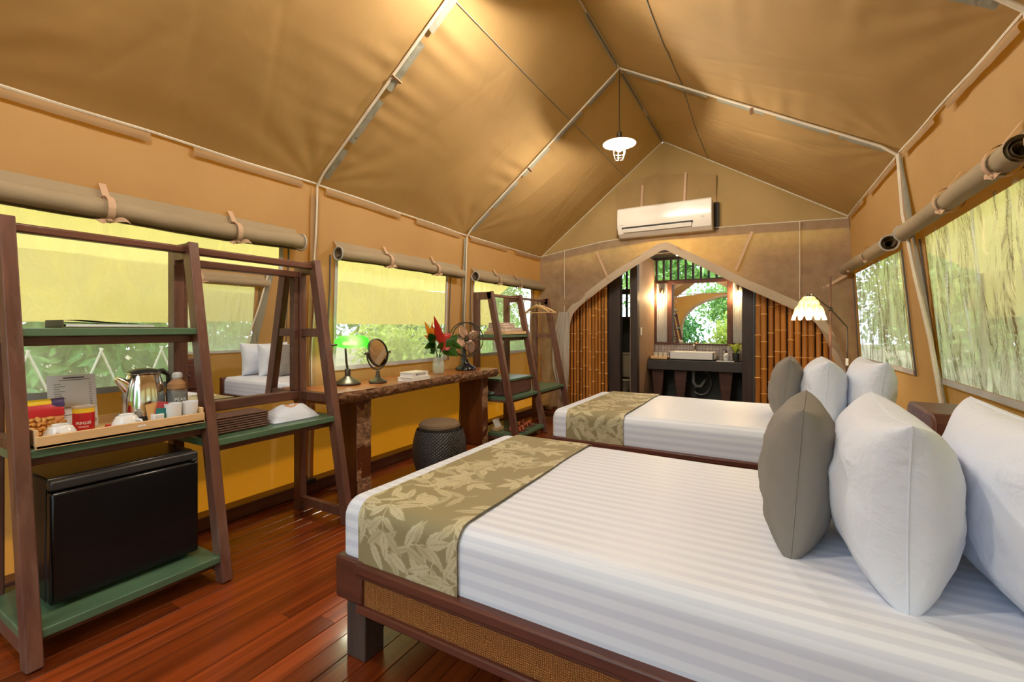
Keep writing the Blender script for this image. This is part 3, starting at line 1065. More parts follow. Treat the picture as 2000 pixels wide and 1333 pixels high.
# ================================================================== BATHROOM behind the arch
YW = 8.02
bathf = struct('floor_bathroom', MB().box((-3.2, 6.42, -.10), (.9, 8.4, -.01)), CONCF)
wbb = struct('wall_bathroom_back', MB().box((-1.80, YW, 0), (-.20, YW+.08, .76)).box((-1.80, YW, .76), (-.20, YW+.08, 2.03)), DARKWALL)
MB().box((-1.76, YW-.012, .752), (-.30, YW, .985)).build('tile_splash', TILE, wbb)
struct('wall_bathroom_left', MB().box((-1.84, 6.72, 0), (-1.765, 8.02, 2.42)), TANW)
struct('wall_bathroom_right', MB().box((-.335, 6.72, 0), (-.26, 8.02, 2.42)), DARKWALL)
struct('wall_toilet', MB().box((-3.2, 8.02, 0), (-1.85, 8.1, 1.42)).box((-3.2, 6.6, 0), (-3.12, 8.02, 2.5)), simple('toilet_wall', srgb(34, 32, 32), .7))
struct('ceiling_bathroom', MB().box((-3.2, 7.1, 2.50), (.9, 8.5, 2.56)), THATCH)
struct('wall_bathroom_lintel', MB().box((-3.2, 7.10, 2.40), (.9, 7.16, 2.50)), BATHW)
# ventilation slats above mirror and in the toilet
def slat_window(x0, x1, z0, z1, y, n, name):
    w = bpy.data.objects.new(name, None)
    COL.objects.link(w)
    w['kind'] = 'structure'
    w.location = (x0, y, z0)
    w['_base'] = (x0, y, z0)
    MB().box((x0, y, z0-.045), (x1, y+.07, z0)).build('bottom_rail', BATHF, w)
    MB().box((x0, y, z1), (x1, y+.07, z1+.045)).build('top_rail', BATHW, w)
    for i in range(n):
        xx = x0+(x1-x0)*(i+.5)/n
        MB().box((xx-.016, y+.01, z0), (xx+.016, y+.05, z1), (0, 0, R(rng.uniform(-8, 8)))).build('slat', BATHW, w)
    return w
slat_window(-1.80, -.26, 2.075, 2.42, YW, 13, 'window_20')
slat_window(-2.9, -1.85, 1.46, 1.86, YW, 9, 'window_21')
slat_window(-2.9, -1.85, 1.95, 2.38, YW, 9, 'window_22')
# posts
def post(x0, x1, y0, y1, label, z1=2.45):
    return single('timber_post', MB().box((x0, y0, -.01), (x1, y1, z1)), BATHW, label, 'post', ((x0+x1)/2, (y0+y1)/2, -.01), .006, 'dark posts of the bathroom front')
post(-2.12, -1.955, 6.60, 6.74, 'dark square timber post between left bamboo screen and toilet doorway')
post(-1.80, -1.70, 6.60, 6.72, 'dark timber post between toilet doorway and tan vanity wall')
post(-.35, -.215, 6.60, 6.74, 'dark square timber post left of the right bamboo screen')
# bamboo screens, pole by pole
def bam_mesh(seed, h):
    g = random.Random(seed)
    prof = []
    nodes = []
    z = g.uniform(.05, .25)
    while z < h:
        nodes.append(z)
        z += g.uniform(.26, .40)
    r = .022
    prof.append((r, 0))
    for q in nodes:
        prof += [(r, q-.02), (r*1.18, q-.004), (r*1.20, q), (r*.97, q+.006), (r, q+.03)]
    prof.append((r, h))
    me = MB().lathe(prof, 10).mesh('bamboo_pole', BAMB)
    me.materials.append(BAMN)
    for p in me.polygons:
        if any(-.006 < p.center.z-q < .008 for q in nodes):
            p.material_index = 1
    return me, nodes
BM = [bam_mesh(k, 2.35) for k in range(5)]
def screen(x0, x1, y, label, pitch, fat):
    t = thing('bamboo_screen', label, 'screen', ((x0+x1)/2, y, 0), group='bamboo screens beside the arch')
    n = int((x1-x0)/pitch)
    MB().box((x0, y+.066, 0), (x1, y+.08, 2.35)).build('added_dark_panel', BATHW, t)  # added panel, blocks daylight so the gaps between poles stay dark
    for i in range(n):
        o = bpy.data.objects.new('bamboo_pole', BM[rng.randrange(5)][0])
        COL.objects.link(o)
        o.parent = t
        s = rng.uniform(.88, 1.08)*fat
        o.scale = (s, s, 1)
        o.location = (x0+(i+.5)*(x1-x0)/n-(x0+x1)/2, rng.uniform(-.012, .012), 0)
        o.rotation_euler = (0, R(rng.uniform(-.5, .5)), rng.uniform(0, 6.28))
    for z in (.35, 1.75):
        MB().box((x0, y+.03, z), (x1, y+.065, z+.06)).build('batten', BATHW, t)
    return t
screen(-2.98, -2.13, 6.58, 'bamboo pole screen left of the bathroom entrance', .048, 1.0)
screen(-.205, .80, 6.58, 'bamboo pole screen right of the bathroom entrance behind grey pillow', .070, 1.42)

# vanity
v = thing('vanity', 'dark wood washstand counter with tapered legs under the bathroom mirror', 'vanity', (-1.05, 7.72, -.01))
MB().box((-1.755, 7.46, .60), (-.345, 8.0, .752)).build('counter', COUNT, v, .006)
for xx in (-1.62, -1.27, -.62):
    MB().prism([(xx-.10, .60), (xx-.045, -.01), (xx+.045, -.01), (xx+.10, .60)], 'Y', 7.56, 7.66).build('leg', BATHF, v, .008)
MB().box((-1.74, 7.75, .02), (-.36, 7.80, .08)).build('stretcher', BATHW, v)
b = thing('wash_basin', 'white rectangular ceramic basin on the dark washstand', 'basin', (-1.10, 7.68, .752))
m = MB()
x0, x1, y0, y1, z0, z1 = -1.43, -.78, 7.50, 7.86, .752, .885
m.box((x0, y0, z0), (x1, y0+.02, z1)).box((x0, y1-.02, z0), (x1, y1, z1)).box((x0, y0, z0), (x0+.02, y1, z1)).box((x1-.02, y0, z0), (x1, y1, z1)).box((x0, y0, z0), (x1, y1, z0+.03))
m.build('bowl', CERAM, b, .005)
MB().tube([(-1.10, 7.90, .752), (-1.10, 7.90, .99), (-1.10, 7.87, 1.02), (-1.10, 7.80, 1.01), (-1.10, 7.775, .985)], .016, 8).build('faucet', CHROME, b)
mr = thing('bathroom_mirror', 'large mirror in brown wood frame on the bathroom wall', 'mirror', (-1.05, YW-.02, .985))
MB().box((-1.475, YW-.018, 1.0), (-.635, YW-.014, 2.0)).build('glass', MIRROR, mr)
for lo, hi in (((-1.53, YW-.045, .985), (-1.475, YW-.005, 2.06)), ((-.635, YW-.045, .985), (-.58, YW-.005, 2.06)), ((-1.475, YW-.045, .985), (-.635, YW-.005, 1.005)), ((-1.475, YW-.045, 2.0), (-.635, YW-.005, 2.06))):
    MB().box(lo, hi).build('frame', BATHF, mr, .004)
for x0, x1, lb in ((-1.755, -1.53, 'corrugated metal panel left of the bathroom mirror'), (-.58, -.36, 'corrugated metal panel right of the bathroom mirror')):
    n = 8
    mb = MB().grid(lambda u, z, x0=x0, x1=x1: (x0+.02+(x1-x0-.04)*u, YW-.022+.012*math.cos(u*n*2*PI), z), lin(0, 1, n*8+1), (1.02, 2.02))
    p = thing('corrugated_panel', lb, 'wall panel', ((x0+x1)/2, YW-.02, .985), group='corrugated panels beside the bathroom mirror')
    mb.build('sheet', GALV, p, ang=80)
    for a0, a1 in ((x0, x0+.022), (x1-.022, x1)):
        MB().box((a0, YW-.045, .985), (a1, YW-.005, 2.05)).build('frame', BATHF, p, .003)
    MB().box((x0+.022, YW-.045, .985), (x1-.022, YW-.005, 1.01)).build('frame', BATHF, p, .003)
BULB_B = emis('bulb_bath', (1.0, .68, .32), BATHLAMP/(PI*4*PI*.03**2))
for xx, lb in ((-1.645, 'lit caged wall lamp left of the bathroom mirror'), (-.47, 'lit caged wall lamp right of the bathroom mirror')):
    L = thing('wall_lamp', lb, 'lamp', (xx, YW-.05, 1.80), group='caged wall lamps in the bathroom')
    c = (xx, YW-.13, 1.79)
    MB().box((xx-.035, YW-.075, 1.84), (xx+.035, YW-.04, 1.93)).tube([(xx, YW-.06, 1.90), (xx, YW-.13, 1.90), (xx, YW-.13, 1.84)], .014, 8).build('bracket', BRONZE, L, .004)
    MB().ball(c, .03, 10, 7).build('bulb', BULB_B, L)
    cg = MB()
    for z, r in ((1.83, .05), (1.78, .052), (1.72, .04)):
        cg.tube([(c[0]+r*math.cos(q), c[1]+r*math.sin(q), z) for q in lin(0, 2*PI*15/16, 16)], .003, 4, closed=True)
    for k in range(6):
        q = k*PI/3
        cg.tube([(c[0]+r*math.cos(q), c[1]+r*math.sin(q), z) for z, r in ((1.83, .05), (1.78, .052), (1.72, .04))], .003, 4)
    cg.build('cage', BRONZE, L)
tr_ = thing('amenity_tray', 'small wooden tray holding glasses left of the white basin', 'tray', (-1.60, 7.66, .752))
MB().box((-1.74, 7.52, .752), (-1.45, 7.80, .765)).box((-1.74, 7.52, .752), (-1.45, 7.535, .80)).box((-1.74, 7.785, .752), (-1.45, 7.80, .80)).box((-1.74, 7.52, .752), (-1.725, 7.80, .80)).box((-1.465, 7.52, .752), (-1.45, 7.80, .80)).build('box', PALE, tr_)
for k, xx in enumerate((-1.67, -1.595, -1.52)):
    single('drinking_glass', MB().lathe([(.026, 0), (.032, .10), (.030, .10), (.024, .008), (.001, .008)], 14, (xx, 7.66, .765)), GLASS,
           ('leftmost', 'middle', 'rightmost')[k]+' of the three clear glasses on the bathroom tray', 'glass', (xx, 7.66, .765), group='glasses on the bathroom tray')
kt = single('round_tray', MB().lathe([(.14, 0), (.15, .012), (.15, .016), (.14, .008), (.001, .008)], 24, (-.535, 7.66, .752)), BLACKM, 'flat black tray under the soap bottle and pot plant', 'tray', (-.535, 7.66, .752))
s_ = thing('soap_bottle', 'white pump soap bottle with black cap on black tray', 'bottle', (-.62, 7.64, .766))
MB().lathe([(.033, 0), (.036, .01), (.036, .095), (.02, .11), (.012, .115)], 16, (-.62, 7.64, .766)).build('body', CERAM, s_)
MB().lathe([(.014, .115), (.014, .145), (.006, .15), (.006, .17)], 10, (-.62, 7.64, .766)).tube([(-.62, 7.64, .936), (-.66, 7.62, .932)], .006, 6).build('pump', BLACKP, s_)
MB().box((-.637, 7.602, .80), (-.603, 7.605, .84)).build('label_patch', simple('label_grey', (.45, .48, .44), .6), s_)
pl = thing('potted_plant', 'small fern in a black pot at the right end of the washstand', 'plant', (-.49, 7.68, .766))
MB().lathe([(.045, 0), (.052, .11), (.046, .11), (.044, .10), (.001, .10)], 16, (-.49, 7.68, .766)).build('pot', BLACKM, pl)
fm = MB()
for k in range(26):
    q = rng.uniform(0, 2*PI)
    L = rng.uniform(.08, .17)
    up = rng.uniform(.03, .14)
    d = Vector((math.cos(q), math.sin(q), 0))
    sd = Vector((-d.y, d.x, 0))
    b0 = Vector((-.49, 7.68, .87))
    pts = [b0+d*L*t+Vector((0, 0, up*math.sin(PI*.75*t)*1.2)) for t in lin(0, 1, 5)]
    for i in range(4):
        w0, w1 = .02*math.sin(PI*(i/4*.9+.1)), .02*math.sin(PI*((i+1)/4*.9+.1))
        fm.add([pts[i]-sd*w0, pts[i]+sd*w0, pts[i+1]+sd*w1, pts[i+1]-sd*w1], [(0, 1, 2, 3)])
fm.build('foliage', LEAFC, pl, ang=80)
single('hand_towel', MB().box((-.74, 7.49, .752), (-.50, 7.57, .766)), COTTON, 'folded white hand towel at the counter edge', 'towel', (-.62, 7.53, .752), .005)
single('light_switch', MB().box((-1.764, 7.0, 1.15), (-1.752, 7.09, 1.27)), WHITE, 'white switch plate on the tan vanity wall', 'switch', (-1.764, 7.05, 1.15), .003)
pp = thing('drain_pipe', 'grey drain pipe and valve under the washstand', 'pipe', (-1.05, 7.9, .35))
MB().tube([(-1.1, 7.72, .60), (-1.1, 7.72, .40), (-1.06, 7.75, .33), (-1.0, 7.8, .33), (-.96, 7.86, .40), (-.95, 8.02, .42)], .022, 10).build('trap', simple('pipe_grey', (.25, .25, .24), .5), pp)
MB().tube([(-1.17+.16*math.cos(q)+.15, 7.93, .38+.2*math.sin(q)) for q in lin(-2.2, 1.2, 14)], .011, 8).build('flexible_hose', simple('hose_grey', (.2, .2, .2), .4, metal=.5), pp)
MB().ball((-1.24, 7.98, .40), .03, 10, 8).tube([(-1.24, 8.02, .40), (-1.24, 7.9, .40), (-1.24, 7.9, .33)], .012, 8).build('valve', CHROME, pp)
tl = thing('toilet', 'beige toilet seen through the narrow doorway left of the vanity', 'toilet', (-2.22, 7.75, -.01))
MB().box((-2.42, 7.80, .40), (-2.03, 8.0, .80)).build('tank', simple('toilet_beige', srgb(168, 150, 124), .3), tl, .02)
MB().box((-2.44, 7.79, .80), (-2.01, 8.01, .83)).build('tank_lid', simple('toilet_beige2', srgb(176, 158, 132), .3), tl, .008)
MB().lathe([(.12, 0), (.10, .15), (.17, .36), (.19, .40), (.15, .40), (.10, .30)], 20, (-2.22, 7.55, -.01)).build('bowl', simple('toilet_beige3', srgb(176, 158, 132), .3), tl)
sp = thing('spot_lamp', 'tiny bright white spotlight at the tip of the arched opening', 'lamp', (-1.17, 6.75, 2.30))
MB().tube([(-1.17, 6.80, 2.40), (-1.17, 6.75, 2.32)], .022, 10).build('housing', CHROME, sp)
MB().ball((-1.17, 6.735, 2.30), .02, 10, 6).build('lens', emis('spot_glow', (1, .95, .9), 600), sp)
# ================================================================== LADDER SHELVES
def ladder_shelf(label, Ys, ztop, xft, xbt, xff, shelves, rails, bars, base):
    """A-frames at Ys; front legs lean from (xff, 0) to (xft, ztop); back legs upright at xbt"""
    t = thing('ladder_shelf', label, 'shelf', base)
    fx = lambda z: xff+(xft-xff)*z/ztop
    for y in Ys:
        MB().beam((xff, y, 0.0), (xft, y, ztop), .048, .072, (1, 0, 0)).build('front_leg', DARKW, t, .004)
        MB().box((xbt-.035, y-.026, 0), (xbt+.035, y+.026, ztop-.01)).build('back_leg', DARKW, t, .004)
        MB().box((xbt-.035, y-.024, ztop-.085), (xft+.03, y+.024, ztop)).build('top_block', DARKW, t, .004)
        for z in bars:
            MB().box((xbt+.03, y-.018, z-.028), (fx(z)-.02, y+.018, z+.028)).build('cross_bar', DARKW, t, .003)
    for (i, j, z, xb) in shelves:
        MB().box((xb, Ys[i]-.02, z-.035), (fx(z)+.032, Ys[j]+(.02 if j == len(Ys)-1 else -.02), z)).build('shelf_board', GREEN, t, .004)
        MB().box((fx(z)-.055, Ys[i]+.02, z-.075), (fx(z)-.025, Ys[j]-.02, z-.036)).build('shelf_rail', DARKW_Y, t, .003)
    for (i, j, xx, z, r) in rails:
        MB().box((xx-r, Ys[i], z-r*.8), (xx+r, Ys[j], z+r*.8)).build('top_rail', DARKW_Y, t, .008)
    return t
S1Y = [.58, 1.262, 2.025]
S1 = ladder_shelf('tall dark wooden ladder shelf with green boards holding kettle tray and black fridge', S1Y, 1.72, -2.72, -2.87, -2.385,
                  [(0, 1, .135, -2.90), (0, 1, .79, -2.90), (0, 1, 1.268, -2.90), (1, 2, .69, -2.90)],
                  [(0, 1, -2.735, 1.685, .024), (1, 2, -2.735, 1.685, .026)], (.07, .80, 1.235), (-2.63, 1.3, 0))
# dressing mirror between the 2nd and 3rd frame
for lo, hi in (((-2.895, 1.29, .775), (-2.84, 2.0, .835)), ((-2.895, 1.29, 1.615), (-2.84, 2.0, 1.655)), ((-2.893, 1.965, .835), (-2.845, 2.0, 1.615)), ((-2.893, 1.288, .835), (-2.845, 1.31, 1.615))):
    MB().box(lo, hi).build('mirror_frame', DARKW_Y, S1, .004)
MB().box((-2.885, 1.30, .83), (-2.874, 1.975, 1.62)).build('mirror_glass', MIRROR, S1)
MB().box((-2.91, 1.30, .80), (-2.887, 1.98, 1.64)).build('mirror_back', BLACKM, S1)
S2Y = [4.30, 4.97, 5.76]
S2 = ladder_shelf('dark wooden ladder shelf with hangers and folded towels in the far corner', S2Y, 1.67, -2.75, -2.93, -2.40,
                  [(0, 1, .10, -2.95), (0, 2, .50, -2.95), (0, 1, 1.19, -2.95)],
                  [(0, 1, -2.765, 1.635, .020), (1, 2, -2.765, 1.635, .018)], (.06, .47, 1.155), (-2.66, 5.0, 0))
MB().box((-2.93, 4.36, .505), (-2.56, 4.93, .665)).build('drawer_box', wood('drawer_wood', srgb(84, 54, 46), srgb(112, 74, 62), 'Y', .5), S2, .005)
MB().box((-2.94, 4.35, .665), (-2.545, 4.94, .69)).build('drawer_lid', GREEN, S2, .004)
# ---- mini fridge
f = thing('mini_fridge', 'black mini fridge on the lowest green shelf board', 'fridge', (-2.7, .92, .135))
MB().box((-2.90, .655, .155), (-2.545, 1.195, .655)).build('cabinet', BLACK, f, .008)
dr = MB().box((-2.54, .655, .155), (-2.49, 1.195, .605)).build('door', BLACK, f, .012)
MB().box((-2.545, .655, .612), (-2.495, 1.195, .652)).build('top_fascia', BLACKP, f, .008)
MB().box((-2.543, .668, .160), (-2.538, 1.182, .60)).build('door_seal', BLACKM, dr)
for y in (.69, 1.16):
    for xx in (-2.86, -2.56):
        MB().lathe([(.016, 0), (.018, .02)], 10, (xx, y, .135)).build('foot', BLACKP, f)
MB().box((-2.53, 1.165, .606), (-2.487, 1.190, .618)).build('hinge', BLACKP, f, .002)
# ---- binder
bd = thing('ring_binder', 'olive ring binder lying on the top green shelf board', 'binder', (-2.74, .97, 1.268))
MB().box((-2.86, .735, 1.268), (-2.655, 1.145, 1.273)).build('back_cover', OLIVE, bd)
MB().box((-2.86, .735, 1.268), (-2.655, .742, 1.303)).build('spine', OLIVE, bd, .003)
MB().grid(lambda y, s: (-2.86+.205*s, y, interp([(.735, 1.303), (.80, 1.304), (.95, 1.291), (1.06, 1.287), (1.145, 1.291)], y)), lin(.735, 1.145, 14), (0, 1)).build('front_cover', OLIVE, bd)
MB().grid(lambda y, s: (-2.85+.19*s, y, interp([(.75, 1.294), (.95, 1.285), (1.10, 1.275)], y)), lin(.75, 1.08, 8), (0, 1)).box((-2.85, .75, 1.274), (-2.66, 1.075, 1.284)).build('pages', PAPER, bd)
# ---- welcome tray
ZT = .79
TX0, TX1, TY0, TY1 = -2.86, -2.495, .615, 1.225
ty = thing('welcome_tray', 'pale wooden tray of tea things on the middle green shelf board', 'tray', ((TX0+TX1)/2, .92, ZT))
MB().box((TX0, TY0, ZT), (TX1, TY1, ZT+.012)).build('tray_base', PALE, ty)
MB().box((TX1-.012, TY0, ZT), (TX1, TY1, ZT+.05)).build('front_side', PALE, ty, .003)
MB().box((TX0, TY0, ZT), (TX0+.012, TY1, ZT+.05)).build('back_side', PALE, ty, .003)
for y in (TY0, TY1-.012):
    MB().box((TX0+.012, y, ZT), (TX1-.012, y+.012, ZT+.075)).build('end_side', PALE, ty, .003)
MB().box((TX1, .945, ZT+.028), (TX1+.001, .975, ZT+.036)).build('sticker', PAPER, ty)
Z0 = ZT+.013
# peanut packet leaning on the back of the tray
pk = thing('peanut_packet', 'red and yellow packet of peanuts at the left end of the tea tray', 'snack packet', (-2.76, .70, Z0))
def pkt(y0, y1, z0, z1, off=0., th=.012, nm='bag', mat=RED):
    return MB().grid(lambda u, v_: (-2.735-.055*((z0+(z1-z0)*v_-Z0)/.15)+off+th*math.sin(PI*u)*math.sin(PI*min(1, max(0, v_))), y0+(y1-y0)*u, z0+(z1-z0)*v_), lin(0, 1, 9), lin(0, 1, 7)).build(nm, mat, pk, ang=60)
pkt(.632, .775, Z0+.075, Z0+.135, 0, .008, 'red_band', RED)
pkt(.632, .775, Z0+.118, Z0+.150, -.001, .006, 'yellow_band', YEL)
pkt(.735, .778, Z0+.112, Z0+.150, .003, .004, 'navy_corner', PURP)
pkt(.636, .772, Z0, Z0+.078, -.004, .008, 'window_part', ORG)
pnm = MB().ball((0, 0, 0), (.010, .016, .010), 7, 5).mesh('peanut', NUT)
for k in range(26):
    o = bpy.data.objects.new('peanut', pnm)
    COL.objects.link(o)
    o.parent = pk
    zz = Z0+.012+(k//7)*.018+rng.uniform(-.003, .003)
    o.location = (-2.735-.055*(zz-Z0)/.15+.008+rng.uniform(-.002, .003)+2.76, .648+(k % 7)*.0185+rng.uniform(-.004, .004)-.70, zz-Z0)
    o.rotation_euler = (rng.uniform(0, 3), rng.uniform(0, 3), rng.uniform(0, 3))
# price list
mc = thing('price_list', 'white printed price list standing behind the red snack can', 'card', (-2.82, .80, Z0))
def mcp(y, z):
    return (-2.80-.045*(z-Z0)/.24, y, z)
MB().grid(lambda y, z: mcp(y+.02*(1-(z-Z0)/.245)*0, z), lin(.735, .905, 5), lin(Z0, Z0+.245, 5)).build('sheet', PAPER, mc, ang=80)
def mark(y0, y1, z, h, mat=INK):
    return MB().grid(lambda y, zz: (mcp(y, zz)[0]+.0015, y, zz), (y0, y1), (z-h/2, z+h/2)).build('print_line', mat, mc)
mark(.79, .865, Z0+.232, .006)
mark(.775, .885, Z0+.222, .0025)
GREYI = simple('ink_light', (.32, .32, .38), .7)
for k in range(17):
    z = Z0+.205-k*.0108
    mark(.757, .757+rng.uniform(.018, .06), z, .0032, GREYI)
    mark(.880, .888, z, .003, GREYI)
MB().grid(lambda q, r: (-2.80-.045*(.030+r*math.sin(q))/.24+.002, .888+r*math.cos(q), Z0+.030+r*math.sin(q)), lin(0, 2*PI, 18), (.001, .012)).build('round_logo', simple('logo_tan', srgb(190, 160, 140), .6), mc)
# snack can
cn = thing('snack_can', 'red and yellow crisp can standing on the tea tray', 'can', (-2.70, .82, Z0))
cc_ = (-2.70, .82, Z0)
MB().lathe([(.037, 0), (.038, .003), (.038, .085)], 28, cc_).build('lower_body', RED, cn)
MB().lathe([(.0381, .085), (.0381, .108)], 28, cc_).build('upper_body', YEL, cn)
MB().lathe([(.039, .106), (.0395, .112), (.036, .114), (.035, .110), (.001, .110)], 28, cc_).build('lid', simple('can_rim', (.62, .50, .42), .3, metal=.4), cn)
MB().lathe([(.039, 0), (.0395, .005), (.038, .006)], 28, cc_).build('base_rim', simple('can_rim2', (.62, .50, .42), .3, metal=.4), cn)
for i, ch in enumerate('PRINGLES'):
    a = R(-62+46)+(i-3.5)*R(9.5)
    a = math.atan2(-.835, 2.70)+(i-3.5)*R(10)
    text(ch, .017, WHITE, cn, (cc_[0]+.0383*math.cos(a), cc_[1]+.0383*math.sin(a), Z0+.040), (R(90), 0, a+R(90)))
MB().grid(lambda a, z: (cc_[0]+.0384*math.cos(a), cc_[1]+.0384*math.sin(a), Z0+z), lin(math.atan2(-.835, 2.70)-.45, math.atan2(-.835, 2.70)+.45, 8), (.020, .027)).build('pale_stripe', simple('can_pink', (.75, .30, .30), .4), cn)
# cups upside down
def teacup(x_, y_, a, label):
    t = thing('teacup', label, 'cup', (x_, y_, Z0), a, 'upturned teacups on the tea tray')
    MB().lathe([(.056, 0), (.057, .004), (.050, .034), (.038, .056), (.029, .060), (.029, .066), (.025, .066), (.025, .061), (.001, .061)], 26).build('bowl', CERAM, t, local=True)
    MB().tube([(.050, 0, .014), (.068, 0, .012), (.076, 0, .024), (.068, 0, .040), (.046, 0, .042)], .005, 6).build('handle', CERAM, t, local=True)
    return t
teacup(-2.565, .705, R(-30), 'white upturned teacup beside the peanut packet')
teacup(-2.60, .94, R(30), 'white upturned teacup between the snack can and the kettle')
single('sugar_packet', MB().box((-2.66, .885, Z0), (-2.62, .915, Z0+.022), (0, 0, .4)), RED, 'small red sachet beside the snack can', 'sachet', (-2.64, .90, Z0), .003)
single('creamer_pot', MB().lathe([(.014, 0), (.018, .022), (.019, .024), (.001, .025)], 14, (-2.54, .648, Z0)), CERAM, 'tiny white creamer pot at the left corner of the tray', 'pot', (-2.54, .648, Z0))
# kettle
k = thing('electric_kettle', 'polished steel electric kettle with black lid and base', 'kettle', (-2.735, 1.06, Z0))
kc = (-2.735, 1.06, Z0)
MB().lathe([(.092, 0), (.094, .006), (.092, .028), (.084, .034)], 28, kc).build('base', BLACKP, k)
MB().lathe([(.090, .034), (.091, .06), (.088, .12), (.079, .18), (.067, .225), (.062, .236)], 32, kc).build('body', STEEL, k)
ld = MB().lathe([(.066, .234), (.069, .240), (.060, .252), (.034, .262), (.001, .265)], 28, kc).build('lid', BLACKP, k)
MB().lathe([(.0695, .236), (.0705, .239), (.0685, .242)], 28, kc, cap=False).build('rim', CHROME, ld)
MB().tube([(kc[0]-.01, kc[1]+.045, Z0+.238), (kc[0]-.01, kc[1]+.085, Z0+.242), (kc[0]-.01, kc[1]+.112, Z0+.22), (kc[0]-.01, kc[1]+.112, Z0+.13), (kc[0]-.01, kc[1]+.095, Z0+.06), (kc[0]-.01, kc[1]+.068, Z0+.05)], [.014, .014, .013, .011, .011, .012], 8).build('handle', BLACKP, k)
MB().tube([(kc[0], kc[1]-.058, Z0+.165), (kc[0], kc[1]-.083, Z0+.195), (kc[0], kc[1]-.110, Z0+.222)], [.034, .026, .012], 14).build('spout', STEEL, k)
single('kettle_cord', MB().tube([(-2.72, .99, Z0+.012), (-2.70, .975, Z0+.03), (-2.69, .985, Z0+.012), (-2.70, 1.0, Z0+.02), (-2.74, .995, Z0+.01)], .006, 6), BLACKP, 'black kettle cord curled beside the kettle base', 'cord', (-2.70, .985, Z0))
# glass jar with cork and crystal stopper
j = thing('glass_jar', 'square glass jar with raffia neck behind the white paper cups', 'jar', (-2.655, 1.172, Z0))
jc = (-2.655, 1.172, Z0)
MB().box((jc[0]-.034, jc[1]-.034, Z0), (jc[0]+.034, jc[1]+.034, Z0+.155)).build('glass_body', GLASS, j, .008)
MB().box((jc[0]-.030, jc[1]-.030, Z0+.004), (jc[0]+.030, jc[1]+.030, Z0+.13)).build('contents', simple('jar_grey', (.07, .07, .065), .6), j, .006)
MB().lathe([(.040, .150), (.044, .156), (.042, .180), (.024, .198), (.018, .202)], 14, jc).build('raffia_collar', simple('raffia', srgb(160, 118, 78), .8, bump=.5, bscale=90), j)
MB().lathe([(.016, .200), (.024, .212), (.024, .228), (.014, .238), (.001, .239)], 8, jc).build('stopper', glass_mat('crystal', (.85, .87, .88), .4, .02), j, smooth=False)
text('PEAK', .024, PAPER, j, (jc[0]+.0355, jc[1], Z0+.10), (R(90), 0, R(90)))
# sachet holder + sachets, paper cups
sh = single('sachet_holder', MB().prism([(-2.575, Z0), (-2.535, Z0), (-2.530, Z0+.055), (-2.580, Z0+.055)], 'Y', 1.022, 1.064), CERAM, 'white ceramic sachet holder in front of the kettle', 'holder', (-2.555, 1.043, Z0), .004)
for (dy, dz, mat, rx, lb, x_) in ((-.012, .105, simple('sachet_orange', (.72, .42, .16), .5), 10, 'orange tea sachet sticking up from the white holder', -2.57), (.020, .108, simple('sachet_red', (.50, .06, .07), .5), -14, 'red tea sachet sticking up from the white holder', -2.565), (.012, .080, TEAL, -6, 'teal tea sachet at the front of the white holder', -2.545)):
    single('tea_sachet', MB().box((x_-.002, 1.043+dy-.023, Z0+dz-.085), (x_+.002, 1.043+dy+.023, Z0+dz), (R(rx), 0, 0)), mat, lb, 'sachet', (x_, 1.043+dy, Z0+.02), group='tea sachets in the holder')
for y, lb in ((1.108, 'white paper cup next to the sachet holder'), (1.181, 'white paper cup at the right end of the tea tray')):
    single('paper_cup', MB().lathe([(.031, 0), (.032, .002), (.0355, .095), (.034, .096), (.0335, .09), (.029, .004), (.001, .004)], 20, (-2.55, y, Z0)), PAPER, lb, 'cup', (-2.55, y, Z0), group='paper cups on the tea tray')
# woven box and laundry bag on the second bay's board
wbx = thing('woven_tissue_box', 'low brown woven box on the green board under the mirror', 'box', (-2.66, 1.46, .69))
MB().box((-2.745, 1.30, .69), (-2.585, 1.61, .775)).build('body', WEAVEBOX, wbx, .006)
for z in lin(.700, .765, 6):
    MB().tube([(-2.582, 1.30, z), (-2.582, 1.61, z)], .0055, 5).build('weave_band', WEAVEBOX, wbx)
MB().box((-2.75, 1.295, .775), (-2.58, 1.615, .782)).build('lid', WEAVEBOX, wbx, .003)
lbg = thing('laundry_bag', 'white cotton bag with tan round print on the green board', 'bag', (-2.66, 1.80, .69))
def bagf(u, v_):
    a, b_ = u*2-1, v_*2-1
    h = max(0, (1-abs(a)**2.4)*(1-abs(b_)**2.2))**.6
    return (-2.66+.10*b_*(1-.12*a*a), 1.80+.155*a, .692+.085*h*(1+.25*nz(a*2.3, b_*2.3, 4))+.004)
mb = MB().grid(bagf, lin(0, 1, 25), lin(0, 1, 17))
mb.grid(lambda u, v_: (bagf(u, v_)[0], bagf(u, v_)[1], .6905), lin(0, 1, 25), lin(0, 1, 17))
mb.build('bag_body', COTTON, lbg, ang=80)
def prt(q, r):
    a, b_ = .05+.30*r*math.cos(q), .15+.34*r*math.sin(q)
    p = bagf((a+1)/2, (b_+1)/2)
    return (p[0]+.001, p[1], p[2]+.002)
MB().grid(prt, lin(0, 2*PI, 25), (.62, .8, 1.0)).build('round_print', simple('print_tan', srgb(206, 150, 110), .7), lbg, ang=80)
MB().grid(prt, lin(0, 2*PI, 19), (.01, .2, .34)).build('inner_print', simple('print_tan2', srgb(214, 166, 130), .7), lbg, ang=80)

